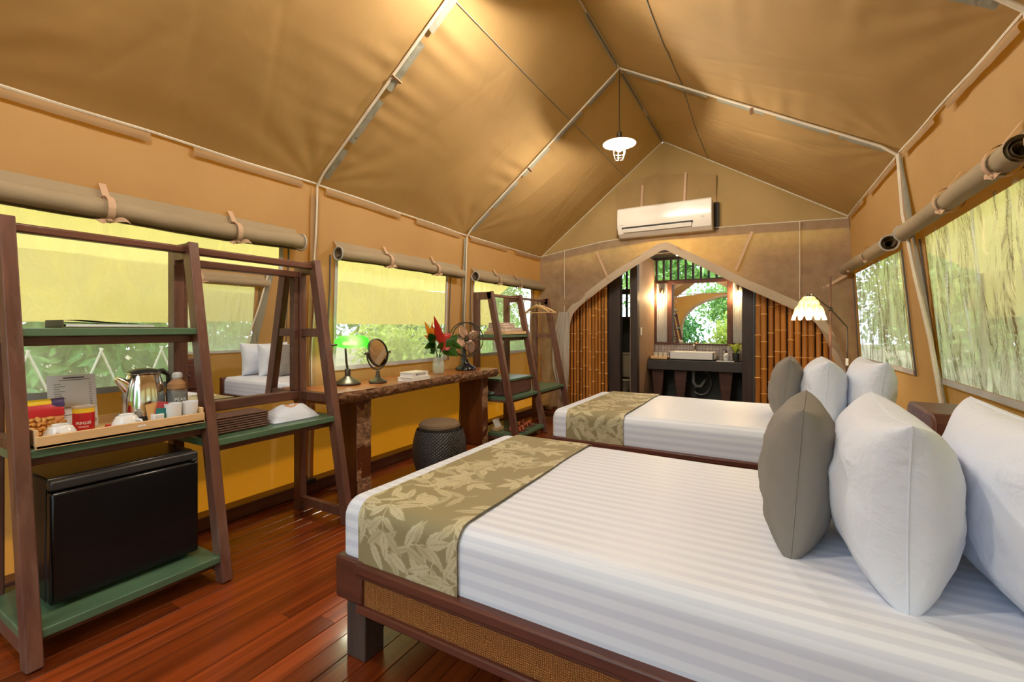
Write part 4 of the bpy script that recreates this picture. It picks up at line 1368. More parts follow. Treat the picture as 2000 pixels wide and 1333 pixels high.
# ================================================================== DESK
ZD = .82
dk = thing('live_edge_desk', 'live edge wooden desk on two thick slab legs', 'desk', (-2.85, 3.2, 0))
def dfront(y):
    return -2.575-.035*(y-2.1)/2.1+.018*math.sin(3.1*y+.5)+.012*nz(y*3.1, 0, 0)+.006*nz(y*9, 1, 0)
ysd = lin(2.09, 4.26, 70)
m = MB()
vs_, fs_ = [], []
for y in ysd:
    w = .008*nz(y*6, 3, 2)
    vs_ += [(-3.06, y, ZD-.085), (-3.06, y, ZD), (dfront(y)-.012, y, ZD), (dfront(y)-.05+w, y, ZD-.085)]
n = len(ysd)
for i in range(n-1):
    for a, b_ in ((0, 1), (1, 2), (2, 3), (3, 0)):
        fs_.append((i*4+a, i*4+b_, (i+1)*4+b_, (i+1)*4+a))
fs_ += [(0, 1, 2, 3), tuple((n-1)*4+q for q in (3, 2, 1, 0))]
m.add(vs_, fs_).build('tabletop', DESKT, dk, ang=50)
def barkf(y, t):
    bulge = .014*math.sin(PI*t)+.010*nz(y*14, t*5, 3)+.006*nz(y*40, t*12, 8)
    return (dfront(y)-.013-.038*(1-t)+max(.002, bulge+.006), y, ZD-.086+.087*t)
MB().grid(barkf, lin(2.09, 4.26, 200), lin(0, 1, 9)).build('bark_edge', BARK, dk, ang=80)
for (y0, y1, x0, x1) in ((2.36, 2.50, -2.90, -2.69), (4.06, 4.17, -2.99, -2.70)):
    lg = MB().prism([(x0, 0), (x1, 0), (x1+.01, .3), (x1-.005, .55), (x1+.01, ZD-.085), (x0-.02, ZD-.085), (x0, .4)], 'Y', y0, y1).build('slab_leg', DESKL, dk, .008)
    MB().grid(lambda y, z: (x1+.004+.010*nz(y*12, z*8, 5)+.006*nz(y*30, z*30, 1), y, z), lin(y0, y1, 8), lin(.01, ZD-.09, 40)).build('bark_face', BARK, lg, ang=80)
# ---- banker's lamp
bl = thing('desk_lamp', 'lit desk lamp with green glass shade and dark round base', 'lamp', (-2.90, 2.46, ZD))
lc = (-2.90, 2.46, ZD)
MB().lathe([(.095, 0), (.10, .006), (.10, .016), (.088, .028), (.05, .048), (.03, .062), (.022, .07), (.022, .12), (.019, .125)], 28, lc).build('base', BRONZE, bl)
MB().tube([(lc[0], lc[1], ZD+.12), (lc[0]-.004, lc[1]-.008, ZD+.17), (lc[0]+.003, lc[1]-.018, ZD+.22), (lc[0], lc[1]-.022, ZD+.30)], .0085, 8).build('stem', BRONZE, bl)
def shadef(u, q):
    e = (1-abs(u*2-1)**4)**.5
    r = .058*(.55+.45*e)
    return (lc[0]+.012+r*math.cos(q)*1.05, lc[1]+.035-.15+.30*u, ZD+.30+.085*math.sin(q)*(.55+.45*e)+.004)
MB().grid(shadef, lin(0, 1, 21), lin(-.15, PI+.1, 15)).build('shade', GSHADE, bl, ang=60)
MB().tube([(lc[0]+.012, lc[1]-.115, ZD+.318), (lc[0]+.012, lc[1]-.165, ZD+.315)], .010, 8).build('shade_knob', BRONZE, bl)
MB().tube([(lc[0]+.012, lc[1]-.05, ZD+.325), (lc[0]+.012, lc[1]+.07, ZD+.325)], .014, 10).build('tube_bulb', emis('bulb_desk', (1, .92, .75), 3.2/(PI*2*PI*.014*.12)), bl)
# ---- oval vanity mirror
om = thing('table_mirror', 'round tilting table mirror on a bronze stand', 'mirror', (-2.785, 2.665, ZD), R(6))
MB().lathe([(.068, 0), (.072, .006), (.070, .018), (.045, .032), (.022, .045), (.016, .075), (.014, .10)], 24).build('base', BRONZE, om, local=True)
yk = MB().tube([(0, .128*math.sin(q), .245-.135*math.cos(q)) for q in lin(-1.62, 1.62, 22)], .006, 8).build('yoke', BRONZE, om, local=True)
TM = Matrix.Translation((0, 0, .245)) @ Matrix.Rotation(R(-12), 4, 'Y') @ Matrix.Rotation(R(90), 4, 'Y')
MB().lathe([(.104, -.008), (.116, -.010), (.119, 0), (.116, .010), (.106, .012)], 40, cap=False).xform(TM).build('rim', BRONZE, om, local=True)
MB().lathe([(.001, .006), (.108, .006)], 40, cap=False).xform(TM).build('glass', MIRRORB, om, local=True)
MB().lathe([(.001, -.006), (.112, -.004)], 40, cap=False).xform(TM).build('back_plate', BRONZE, om, local=True)
for sg in (-1, 1):
    MB().tube([(0, sg*.114, .245), (0, sg*.142, .245)], .008, 8).ball((0, sg*.146, .245), .011, 8, 6).build('pivot_knob', BRONZE, om, local=True)
# ---- books
def book(lo, hi, label, rz, title=None):
    c = ((lo[0]+hi[0])/2, (lo[1]+hi[1])/2, lo[2])
    t = thing('book', label, 'book', c, rz, 'books on the desk')
    hx, hy, h = (hi[0]-lo[0])/2, (hi[1]-lo[1])/2, hi[2]-lo[2]
    MB().box((-hx+.004, -hy+.004, .003), (hx-.002, hy-.004, h-.003)).build('pages', PAPER, t, local=True)
    CV = MATS.get('book_cover') or simple('book_cover', (.80, .77, .72), .5, var=.03)
    MB().box((-hx, -hy, 0), (hx, hy, .003)).build('back_cover', CV, t, local=True)
    MB().box((-hx, -hy, h-.003), (hx, hy, h)).build('front_cover', CV, t, local=True)
    MB().box((hx-.003, -hy, 0), (hx+.001, hy, h)).build('spine', CV, t, .001, local=True)
    if title:
        o = text(title, h*.62, INK, t, (0, 0, 0), (R(90), 0, R(90)))
        o.location = (hx+.0016, 0, h*.5)
    return t
book((-2.745, 2.84, ZD), (-2.595, 3.09, ZD+.032), 'thicker white book at the bottom of the pair beside the vase', R(2))
book((-2.74, 2.86, ZD+.032), (-2.605, 3.08, ZD+.072), 'white book with dark spine lettering on top of another book', R(4), 'IREW AYUA')
# ---- vase and flowers
vc = (-2.82, 3.48, ZD)
vz = thing('glass_vase', 'clear glass vase with green stems on the desk', 'vase', vc)
MB().lathe([(.050, 0), (.053, .004), (.060, .05), (.058, .10), (.047, .14), (.052, .168), (.049, .168), (.044, .14), (.055, .10), (.056, .05), (.048, .008), (.001, .008)], 24, vc).build('glass', GLASS, vz)
MB().lathe([(.046, .009), (.054, .05), (.053, .09), (.001, .09)], 20, vc).build('water', WATER, vz)
def petal(mb, p, d, L, w, droop=0.):
    d = Vector(d).normalized()
    sd = d.cross(Vector((-.63+rng.uniform(-.45, .45), .78, rng.uniform(-.3, .3)))).normalized()
    up = sd.cross(d)
    prev = None
    for i in range(6):
        t = i/5
        ww = w*math.sin(PI*(t**.7)*.96+.06)
        c = Vector(p)+d*L*t-Vector((0, 0, droop*t*t))
        ring = [c-sd*ww+up*ww*.4, c, c+sd*ww+up*ww*.4]
        if prev:
            mb.add(prev+ring, [(0, 1, 4, 3), (1, 2, 5, 4)])
        prev = ring
V3 = Vector
# helper: directions as seen from the room: +Y goes right and away, +Z up
def stem(pts, r=.004):
    return MB().tube(pts, r, 6)
fo_ = thing('heliconia_flower', 'orange heliconia flower on the left of the vase', 'flower', (vc[0], vc[1]-.01, ZD+.01), group='heliconia flowers in the vase')
stem([(vc[0]+.02, vc[1]+.02, ZD+.012), (vc[0], vc[1]-.02, ZD+.19), (vc[0]+.02, vc[1]-.12, ZD+.34)]).build('stem', LEAFV, fo_)
mb = MB()
P0 = V3((vc[0]+.02, vc[1]-.12, ZD+.335))
for dv, L, w in (((0, -.62, 1), .20, .024), ((.05, -.05, 1), .17, .020), ((.1, -1.3, .45), .13, .018), ((0, .5, .35), .06, .02), ((.1, -.3, .5), .11, .034)):
    petal(mb, P0, dv, L, w)
mb.build('bract', HELO, fo_, ang=80)
fr_ = thing('heliconia_flower', 'red heliconia flower standing in the middle of the vase', 'flower', (vc[0], vc[1]+.01, ZD+.01), group='heliconia flowers in the vase')
stem([(vc[0]+.015, vc[1]-.015, ZD+.012), (vc[0]+.01, vc[1]+.01, ZD+.20), (vc[0]+.03, vc[1]+.02, ZD+.30)]).build('stem', LEAFV, fr_)
mb = MB()
for pz, dv, L, w in ((.21, (0, .05, 1), .19, .036), (.29, (0, -.85, .95), .23, .030), (.31, (0, -.5, 1), .28, .032), (.33, (.1, .95, .45), .14, .045), (.24, (.1, 1.0, .55), .15, .045), (.23, (.05, .25, .9), .15, .042)):
    petal(mb, V3((vc[0]+.03, vc[1]+.02, ZD+pz)), dv, L, w)
mb.build('bract', HELR, fr_, ang=80)
LV = [((-.10, .30), 'left sprig of green leaves below the orange flower', [(.35, -1, .10), (.2, -1, .45), (.3, -.9, -.25), (.1, -1, .0), (.3, -.5, .2), (.2, -.6, .6)]),
      ((.05, .26), 'middle cluster of green leaves at the vase mouth', [(.6, -.6, .1), (.3, .6, -.2), (.2, .9, .25), (.3, -.8, .3), (.4, .3, .5)]),
      ((.16, .29), 'right sprig of green leaves arching towards the fan', [(.3, 1, .2), (.2, 1, .7), (.3, .9, -.7), (.3, 1, -.1), (.1, .7, .9)])]
for (dy, dz), lb, dirs in LV:
    t = thing('leaf_sprig', lb, 'leaves', (vc[0], vc[1]+dy*.1, ZD+.01), group='leaf sprigs in the vase')
    tip = (vc[0]+.03, vc[1]+dy, ZD+dz)
    stem([(vc[0]-.01-dy*.05, vc[1]-dy*.15, ZD+.012), (vc[0]+dy*.05, vc[1]+dy*.2, ZD+.19), tip], .003).build('stem', LEAFV, t)
    for i, dv in enumerate(dirs):
        mb = MB()
        fq = min(1., .45+.13*i)
        base_ = V3(tip)*fq+V3((vc[0], vc[1]+dy*.2, ZD+.19))*(1-fq)
        petal(mb, base_, dv, .145+.02*(i % 2), .042, .02)
        mb.build('leaf', LEAFV, t, ang=80)
# ---- vintage fan
fn_ = thing('vintage_fan', 'vintage desk fan with copper blades and black base', 'fan', (-2.82, 3.93, ZD), R(-30))
MB().lathe([(.105, 0), (.110, .008), (.105, .025), (.080, .045), (.050, .060), (.034, .08), (.028, .115)], 28).build('base', BLACK, fn_, local=True)
MB().tube([(-.03, 0, .10), (-.035, 0, .18), (-.03, 0, .26)], [.028, .022, .026], 12).build('neck', BLACKP, fn_, local=True)
YR = Matrix.Translation((0, 0, .325)) @ Matrix.Rotation(R(90), 4, 'Y')
MB().lathe([(.020, -.15), (.055, -.14), (.062, -.09), (.060, -.04), (.030, -.01), (.014, 0)], 22).xform(YR).build('motor', BLACKP, fn_, local=True)
MB().lathe([(.022, .01), (.024, .03), (.016, .045), (.001, .048)], 16).xform(YR).build('hub', BRONZE, fn_, local=True)
for kb in range(4):
    def blade(u, v_, kb=kb):
        r = .022+.135*u
        wdt = .043*math.sin(PI*(u*.72+.20))*1.25
        a = kb*PI/2+.45
        s_ = (v_-.5)*2*wdt
        return (.025+s_*.35, r*math.cos(a)-s_*math.sin(a), .325+r*math.sin(a)+s_*math.cos(a))
    bm_ = MB().grid(blade, lin(0, 1, 10), lin(0, 1, 6))
    ob = bm_.build('blade', COPPER, fn_, local=True, ang=80)
    so = ob.modifiers.new('thickness', 'SOLIDIFY')
    so.thickness = .002
cg = MB()
for xx, r in ((-.02, .178), (.055, .178)):
    cg.tube([(xx, r*math.cos(q), .325+r*math.sin(q)) for q in lin(0, 2*PI*35/36, 36)], .0062, 6, closed=True)
cg.tube([(.075, .05*math.cos(q), .325+.05*math.sin(q)) for q in lin(0, 2*PI*17/18, 18)], .0028, 5, closed=True)
cg.build('cage_ring', BRONZE, fn_, local=True)
for kb in range(8):
    q = kb*PI/4
    MB().tube([(.078, .04*math.cos(q), .325+.04*math.sin(q)), (.076, .12*math.cos(q), .325+.12*math.sin(q)), (.055, .178*math.cos(q), .325+.178*math.sin(q)), (-.02, .178*math.cos(q), .325+.178*math.sin(q))], .0022, 5).build('cage_wire', BRONZE, fn_, local=True)
# ---- woven stool
st = thing('wicker_stool', 'dark wicker barrel stool with taupe cushion in front of the desk', 'stool', (-2.50, 3.10, 0))
NA, NZ_ = 132, 64
def stoolf(a, z):
    t = z/.40
    r = .165+.062*math.sin(PI*(t*.86+.02))**.8
    ia, iz = a/(2*PI)*44, z/.0125
    w = .0045*math.cos(PI*(int(iz) % 2)+ia*2*PI)*abs(math.sin(PI*iz))
    return (-2.50+(r+w)*math.cos(a), 3.10+(r+w)*math.sin(a), z)
MB().grid(stoolf, lin(0, 2*PI, NA*2+1), lin(0.0, .40, 129)).build('woven_body', WICK, st, ang=80)
MB().lathe([(.001, .39), (.175, .395), (.180, .402), (.165, .41), (.001, .41)], 40, (-2.50, 3.10, 0)).build('rim', WICK, st)
MB().lathe([(.150, .405), (.172, .415), (.176, .430), (.170, .448), (.15, .462), (.09, .472), (.001, .476)], 40, (-2.50, 3.10, 0)).build('cushion', CUSH, st)
MB().lathe([(.1735, .428), (.178, .432), (.1735, .436)], 40, (-2.50, 3.10, 0), cap=False).build('piping', CUSH, st)
# ================================================================== things on the far shelf
for i, (lo, hi, lb) in enumerate((((-2.88, 4.42, 1.225), (-2.62, 4.84, 1.268), 'lower folded pink beige towel on the far ladder shelf'), ((-2.87, 4.44, 1.268), (-2.66, 4.72, 1.325), 'upper rolled pink beige towel on the far ladder shelf'))):
    t = thing('folded_towel', lb, 'towel', ((lo[0]+hi[0])/2, (lo[1]+hi[1])/2, lo[2]), group='folded towels on the far shelf')
    n = 3
    for q in range(n):
        z0 = lo[2]+(hi[2]-lo[2])*q/n
        MB().box((lo[0], lo[1]+.006*q, z0), (hi[0]-.004*q, hi[1]-.01*q, z0+(hi[2]-lo[2])/n)).build('fold', PINKT, t, .008)
single('towel_tray', MB().box((-2.90, 4.40, 1.19), (-2.61, 4.90, 1.224)), PALE, 'flat wooden box under the folded towels', 'box', (-2.75, 4.65, 1.19), .004)
# hangers
def hanger(y, label, rz):
    t = thing('coat_hanger', label, 'hanger', (-2.77, y, 1.655), rz, 'wooden hangers on the far shelf rail')
    MB().tube([(-.012, 0, -.025), (-.018, 0, 0), (0, 0, .020), (.018, 0, .004), (.010, 0, -.022), (0, 0, -.05), (0, 0, -.085)], .003, 6).build('hook', CHROME, t, local=True)
    prof = [(-.22, -.185), (-.12, -.13), (0, -.085), (.12, -.13), (.22, -.185)]
    MB().tube([(a, .008*abs(a)/.22, b) for a, b in prof], [.011, .014, .016, .014, .011], 8).build('shoulder_bar', PALE, t, local=True)
    MB().tube([(-.205, 0, -.185), (.205, 0, -.185)], .006, 8).build('trouser_bar', PALE, t, local=True)
    return t
hanger(5.50, 'wooden coat hanger nearer the camera on the far shelf rail', R(-14))
hanger(5.60, 'wooden coat hanger hanging behind another on the far shelf rail', R(10))
# sandals
def sandal(x_, y_, rz, label):
    t = thing('sandal', label, 'sandal', (x_, y_, .10), rz, 'sandals on the lowest far shelf board')
    def sole(u, q):
        w = .038*(1-.25*math.sin(PI*(1-u)*.8))
        return (.125-.25*u, w*math.cos(q)*(1-abs(2*u-1)**4)**.5, .008+.008*math.sin(q))
    MB().grid(sole, lin(0, 1, 15), lin(0, 2*PI, 13)).build('sole', simple('sandal_brown', srgb(96, 60, 42), .6) if 'sandal_brown' not in MATS else MATS['sandal_brown'], t, local=True)
    OS = MATS.get('sandal_strap') or simple('sandal_strap', srgb(196, 98, 66), .5)
    for x0, x1 in ((.02, .07), (.06, .02), (-.06, -.05)):
        MB().grid(lambda s, q: (x0+(x1-x0)*q/PI+.02*s, .040*math.cos(q), .012+.045*math.sin(q)), (0, 1), lin(0, PI, 12)).build('strap', OS, t, local=True, ang=80)
    return t
sandal(-2.52, 4.46, R(10), 'orange brown sandal nearest the desk leg')
sandal(-2.53, 4.56, R(5), 'orange brown sandal second from the desk leg')
sandal(-2.56, 4.74, R(-4), 'red brown sandal third from the desk leg')
sandal(-2.57, 4.84, R(-8), 'red brown sandal farthest from the desk leg')
cd = thing('notice_card', 'small white notice card propped behind the sandals', 'card', (-2.74, 4.42, .10))
MB().box((-2.79, 4.37, .10), (-2.69, 4.50, .135)).build('stand', PALE, cd, .003)
MB().box((-2.745, 4.37, .13), (-2.742, 4.50, .225), (0, R(-25), 0)).build('card', PAPER, cd)
single('folded_pouch', MB().ball((-2.80, 4.20+.12, .53), (.09, .05, .028), 14, 8), simple('pouch_blue', srgb(120, 140, 146), .6), 'grey blue pouch on the far shelf beside the drawer box', 'pouch', (-2.80, 4.32, .502))

# ================================================================== BEDS
def rr_path(y0, y1, z0, z1, r, n=6, off=0.):
    """section across the bed: up the near side, over the top, down the far side"""
    pts = []
    y0, y1, z1 = y0-off, y1+off, z1+off
    for z in lin(z0, z1-r, 7):
        pts.append((y0, z))
    for q in lin(PI, PI/2, n)[1:]:
        pts.append((y0+r+r*math.cos(q), z1-r+r*math.sin(q)))
    for y in lin(y0+r, y1-r, 60)[1:]:
        pts.append((y, z1))
    for q in lin(PI/2, 0, n)[1:]:
        pts.append((y1-r+r*math.cos(q), z1-r+r*math.sin(q)))
    for z in lin(z1-r, z0, 7)[1:]:
        pts.append((y1, z))
    return pts
BW, BL = 1.26, 2.22           # bedding size
MZ0, MZ1 = .365, .605
def make_bed():
    t = thing('bed', '', 'bed', (0, 0, 0))
    h = BW/2+.022
    # foot board block, head block, side boards with woven panel
    MB().box((.002, -h, .235), (.145, h, .395)).build('foot_board', BEDW, t, .008)
    MB().box((BL-.06, -h, .20), (BL+.02, h, .60)).build('head_board', BEDW, t, .01)
    for sg in (-1, 1):
        ya, yb = sorted((sg*(h-.05), sg*(h-.012)))
        MB().box((.125, ya, .235), (BL-.06, yb, .352)).build('woven_panel', RATTAN, t)
        ya, yb = sorted((sg*(h-.085), sg*(h+.012)))
        MB().box((.115, ya, .352), (BL-.06, yb, .392)).build('top_rail', BEDW, t, .008)
        ya, yb = sorted((sg*(h-.06), sg*(h+.004)))
        MB().box((.115, ya, .340), (BL-.06, yb, .352)).build('moulding', BEDW, t, .003)
        MB().box((.115, ya, .205), (BL-.06, yb, .236)).build('lower_rail', BEDW, t, .006)
    for xx in (.03, BL-.16):
        for sg in (-1, 1):
            yc = sg*(h-.08)
            MB().box((xx-.002, yc-.048, 0), (xx+.098, yc+.048, .236)).build('leg', BEDLEG, t, .004)
    MB().box((.10, -h+.09, .30), (BL-.08, h-.09, .362)).build('slat_base', BEDW, t)
    return t
def make_mattress():
    """bedding box with rounded edges all round"""
    def fn(u, v_):
        return None
    path = rr_path(-BW/2, BW/2, MZ0, MZ1, .065, 7)
    xs = [0, .003, .010, .020, .034, .05]+lin(.10, BL-.10, 60)+[BL-.05, BL-.034, BL-.020, BL-.010, BL-.003, BL]
    cy, cz = 0, MZ0
    m = MB()
    vs_ = []
    for x_ in xs:
        d = min(x_, BL-x_)
        inset = 0 if d >= .05 else .05-math.sqrt(max(0, .05**2-(.05-d)**2))
        for (y, z) in path:
            ny = y
            side = abs(y) >= BW/2-.066
            yy = math.copysign(max(0, abs(y)-inset*(1 if abs(y) > BW/2-.2 else abs(y)/(BW/2-.2)) ), y)
            zz = z-inset*(max(0, (z-MZ0)/(MZ1-MZ0)))
            wob_ = .004*nz(x_*3, y*3, z*4)
            vs_.append((x_, yy+wob_*.6, zz+wob_*(1 if z > MZ0+.05 else 0)))
    n, k = len(xs), len(path)
    fs = [(i*k+j, i*k+j+1, (i+1)*k+j+1, (i+1)*k+j) for i in range(n-1) for j in range(k-1)]
    fs += [tuple(range(k)), tuple((n-1)*k+q for q in range(k-1, -1, -1))]
    fs += [(i*k, (i+1)*k, (i+1)*k+k-1, i*k+k-1) for i in range(n-1)]
    return m.add(vs_, fs).mesh('mattress', SHEET, ang=80)
MATT = make_mattress()
# leaf brocade drawn as a mask on a fine grid
def leaf_mask(X, Y):
    g = random.Random(11)
    M_ = np.zeros_like(X)
    def leaf(px_, py_, a, L, w, val):
        c, s = math.cos(a), math.sin(a)
        u = (X-px_)*c+(Y-py_)*s
        v_ = -(X-px_)*s+(Y-py_)*c+.18*u*(1-u/L)*0
        t = np.clip(u/L, 0, 1)
        half = w*np.sin(PI*t**.8)
        ins = (u > 0) & (u < L) & (np.abs(v_) < half)
        vein = np.abs(v_) < .0016
        M_[ins] = val
        M_[ins & vein] = val*.55
    def branch(px_, py_, a, n, step):
        for i in range(n):
            px2, py2 = px_+step*math.cos(a), py_+step*math.sin(a)
            for k in range(12):
                qx, qy = px_+(px2-px_)*k/12, py_+(py2-py_)*k/12
                M_[((X-qx)**2+(Y-qy)**2) < .0026**2] = 1.
            for sg in (-1, 1):
                leaf(px2, py2, a+sg*g.uniform(.55, 1.05), g.uniform(.085, .13), g.uniform(.012, .019), g.choice((.72, .9, 1.)))
            px_, py_ = px2, py2
            a += g.uniform(-.28, .28)
        leaf(px_, py_, a, .11, .02, 1.)
    for iy in range(11):
        for ix in range(4):
            bx = -.05+ix*.16+(.08 if iy % 2 else 0)+g.uniform(-.02, .02)
            by = -.05+iy*.175+g.uniform(-.02, .02)
            branch(bx, by, g.uniform(0, 2*PI), 3, .05)
    return M_
def make_runner():
    path = rr_path(-BW/2, BW/2, MZ0+.005, MZ1, .065, 9, .011)
    P = [(Vector((0, y, z))) for y, z in path]
    d = [0]
    for a, b_ in zip(P, P[1:]):
        d.append(d[-1]+(b_-a).length)
    tot = d[-1]
    nv = int(tot/.0042)
    nu = int(.46/.0042)
    X = np.zeros((nv, nu))
    Y = np.zeros((nv, nu))
    vs_ = []
    jx = 0
    for j in range(nv):
        sv = tot*j/(nv-1)
        while jx < len(d)-2 and d[jx+1] < sv:
            jx += 1
        t = (sv-d[jx])/max(1e-9, d[jx+1]-d[jx])
        p = P[jx].lerp(P[jx+1], t)
        for i in range(nu):
            u = .46*i/(nu-1)
            edge = .006*nz(sv*3, 1, 2) if i > nu/2 else 0
            X[j, i] = u
            Y[j, i] = sv
            vs_.append((u+edge*(u/.46), p.y+.003*nz(u*6, sv*5, 1), p.z+.003*nz(u*7, sv*6, 3)))
    fs = [(j*nu+i, j*nu+i+1, (j+1)*nu+i+1, (j+1)*nu+i) for j in range(nv-1) for i in range(nu-1)]
    me = MB().add(vs_, fs).mesh('bed_runner', RUNNER, ang=80)
    at = me.attributes.new('leafmask', 'FLOAT', 'POINT')
    at.data.foreach_set('value', leaf_mask(X, Y).astype(np.float32).ravel())
    return me
RUN = make_runner()
def make_pillow(w, h, tk, mat, seed, name, pinch=.10):
    def fn(a, b_, sg):
        e = max(0, (1-a*a)*(1-b_*b_))
        y = w/2*a*(1-pinch*(1-b_*b_))
        z = h/2*b_*(1-pinch*1.15*(1-a*a))
        x_ = sg*tk/2*(e**.36)
        ef = min(1, e*3)
        r = math.hypot(abs(a)-1, abs(b_)-1)
        wr = .008*nz(a*3+seed, b_*3, sg)+.003*nz(a*8, b_*8+seed, sg*2)+.009*math.sin(20*math.atan2(abs(b_)-1.02, abs(a)-1.02)+seed)*math.exp(-r/.30)
        return (x_+sg*wr*ef, y, z)
    A = [math.sin(PI/2*t) for t in lin(-1, 1, 41)]
    m = MB()
    m.grid(lambda a, b_: fn(a, b_, -1), A, A)
    m.grid(lambda a, b_: fn(a, b_, 1), A, A)
    me = m.mesh(name, mat, ang=180)
    import bmesh
    bm = bmesh.new()
    bm.from_mesh(me)
    bmesh.ops.remove_doubles(bm, verts=bm.verts, dist=.0004)
    bmesh.ops.recalc_face_normals(bm, faces=bm.faces)
    bm.to_mesh(me)
    bm.free()
    edge = []
    for a in lin(-1, 1, 30)[:-1]:
        edge.append(fn(a, -1, 0))
    for b_ in lin(-1, 1, 30)[:-1]:
        edge.append(fn(1, b_, 0))
    for a in lin(1, -1, 30)[:-1]:
        edge.append(fn(a, 1, 0))
    for b_ in lin(1, -1, 30)[:-1]:
        edge.append(fn(-1, b_, 0))
    sm = MB().tube(edge, .0028, 5, closed=True).mesh('seam', mat)
    return me, sm
PG = make_pillow(.50, .44, .225, GREYC, 3, 'cover', .06)
PW1 = make_pillow(.66, .445, .30, COTTON, 8, 'cover', .08)
PW2 = make_pillow(.68, .45, .26, COTTON, 15, 'cover', .08)
def pillow(pm, loc, rot, label, group):
    t = thing('pillow', label, 'pillow', loc, 0, group)
    t.rotation_euler = rot
    for me, nm in ((pm[0], 'cover'), (pm[1], 'seam')):
        o = bpy.data.objects.new(nm, me)
        COL.objects.link(o)
        o.parent = t
    return t
bed = make_bed()
beds = []
for i, (fx_, cy, nm) in enumerate(((-1.465, 1.835, 'nearer'), (-1.56, 3.985, 'farther'))):
    o = bed if i == 0 else copy_tree(bed)
    o.location = (fx_, cy, 0)
    o['label'] = ('dark red wooden bed frame with woven side panel nearest the camera', 'dark red wooden bed frame of the farther bed by the bamboo screen')[i]
    o['group'] = 'bed frames'
    m_ = bpy.data.objects.new('mattress', MATT)
    COL.objects.link(m_)
    m_.location = (fx_, cy, .001)
    tag(m_, ('white striped bedding on the bed nearest the camera', 'white striped bedding on the farther bed by the bamboo screen')[i], 'mattress', 'white made-up mattresses')
    r_ = bpy.data.objects.new('bed_runner', RUN)
    COL.objects.link(r_)
    r_.location = (fx_+(.115, .135)[i], cy, .001)
    tag(r_, ('olive leaf pattern bed runner across the nearest bed', 'olive leaf pattern bed runner across the farther bed')[i], 'bed runner', 'leaf pattern bed runners')
# pillows: (grey, white, white) on each bed
pillow(PG, (.075, 1.775, .815), (0, R(4), R(-4)), 'grey pillow standing at the front of the nearest bed', 'grey pillows')
pillow(PW1, (.285, 1.69, .820), (0, R(1), R(-2)), 'large white pillow between the grey pillow and another on the nearest bed', 'white pillows')
pillow(PW2, (.545, 1.64, .825), (0, R(6), R(4)), 'rearmost white pillow at the right edge on the nearest bed', 'white pillows')
pillow(PG, (.085, 4.00, .825), (0, R(7), R(-3)), 'grey pillow standing on the farther bed', 'grey pillows')
pillow(PW1, (.310, 3.97, .820), (0, R(4), R(-1)), 'white pillow just behind the grey pillow on the farther bed', 'white pillows')
pillow(PW2, (.560, 3.90, .830), (0, R(7), R(3)), 'rearmost white pillow against the right wall on the farther bed', 'white pillows')
# bedside chest
ns = thing('bedside_chest', 'dark red wooden bedside chest between the beds', 'chest', (.76, 2.93, 0))
MB().prism([(2.70, 0), (3.16, 0), (3.16, .86), (3.13, .88), (2.73, .88), (2.70, .84)], 'X', .62, .93).build('body', BEDW, ns, .012)
MB().box((.60, 2.735, .50), (.625, 3.125, .80)).build('drawer_front', BEDW, ns, .006)
MB().ball((.593, 2.93, .66), .014, 10, 8).build('knob', BRONZE, ns)
# ================================================================== reading lamp behind the far bed
rl = thing('reading_lamp', 'lit shell petal reading lamp on a thin brown pole by the right bamboo screen', 'lamp', (.468, 5.20, 0))
MB().lathe([(.11, 0), (.115, .012), (.105, .02), (.02, .03), (.012, .05)], 24, (.468, 5.20, 0)).build('base', BRONZE, rl)
MB().tube([(.468, 5.20, .04), (.468, 5.20, 1.75)], .009, 8).build('pole', DARKW, rl)
MB().tube([(.30, 5.0, 1.585), (.47, 5.19, 1.44), (.612, 5.34, 1.275)], .0065, 8).build('arm', BRONZE, rl)
MB().ball((.468, 5.195, 1.442), .02, 10, 8).build('joint', BRONZE, rl)
cdm = MB().tube([(.612, 5.34, 1.275), (.615, 5.345, 1.1), (.61, 5.345, .92), (.60, 5.34, .70), (.56, 5.30, .3), (.50, 5.23, .03)], .004, 6).build('power_cord', BLACKP, rl)
MB().box((.598, 5.33, .905), (.622, 5.355, .975)).build('inline_switch', WHITE, cdm, .005)
SC = (.285, 5.0, 1.46)
pet = []
for ring, (nr, rad, zt, L) in enumerate(((12, .062, .095, .12), (12, .098, .07, .16), (12, .132, .02, .15))):
    for q in range(nr):
        a = 2*PI*q/nr+ring*.26
        def pf(u, v_, a=a, rad=rad, zt=zt, L=L, ring=ring):
            w = .034*math.sin(PI*(.25+.65*u))*(1+.2*ring)
            rr_ = rad*(.35+.65*u**.7)+.010*math.sin(9*v_)*u
            return (SC[0]+rr_*math.cos(a)-(v_-.5)*2*w*math.sin(a), SC[1]+rr_*math.sin(a)+(v_-.5)*2*w*math.cos(a), SC[2]+zt-L*u*u*.9-.010*u*math.sin(PI*v_))
        MB().grid(pf, lin(0, 1, 7), lin(0, 1, 5)).build('petal', CAPIZ, rl, ang=80)
MB().ball((SC[0], SC[1], SC[2]+.0), .028, 10, 8).build('bulb', emis('bulb_reading', (1, .78, .48), 22.0/(PI*4*PI*.028**2)), rl)
MB().lathe([(.016, .06), (.020, .07), (.014, .115)], 12, SC).build('socket', BRONZE, rl)
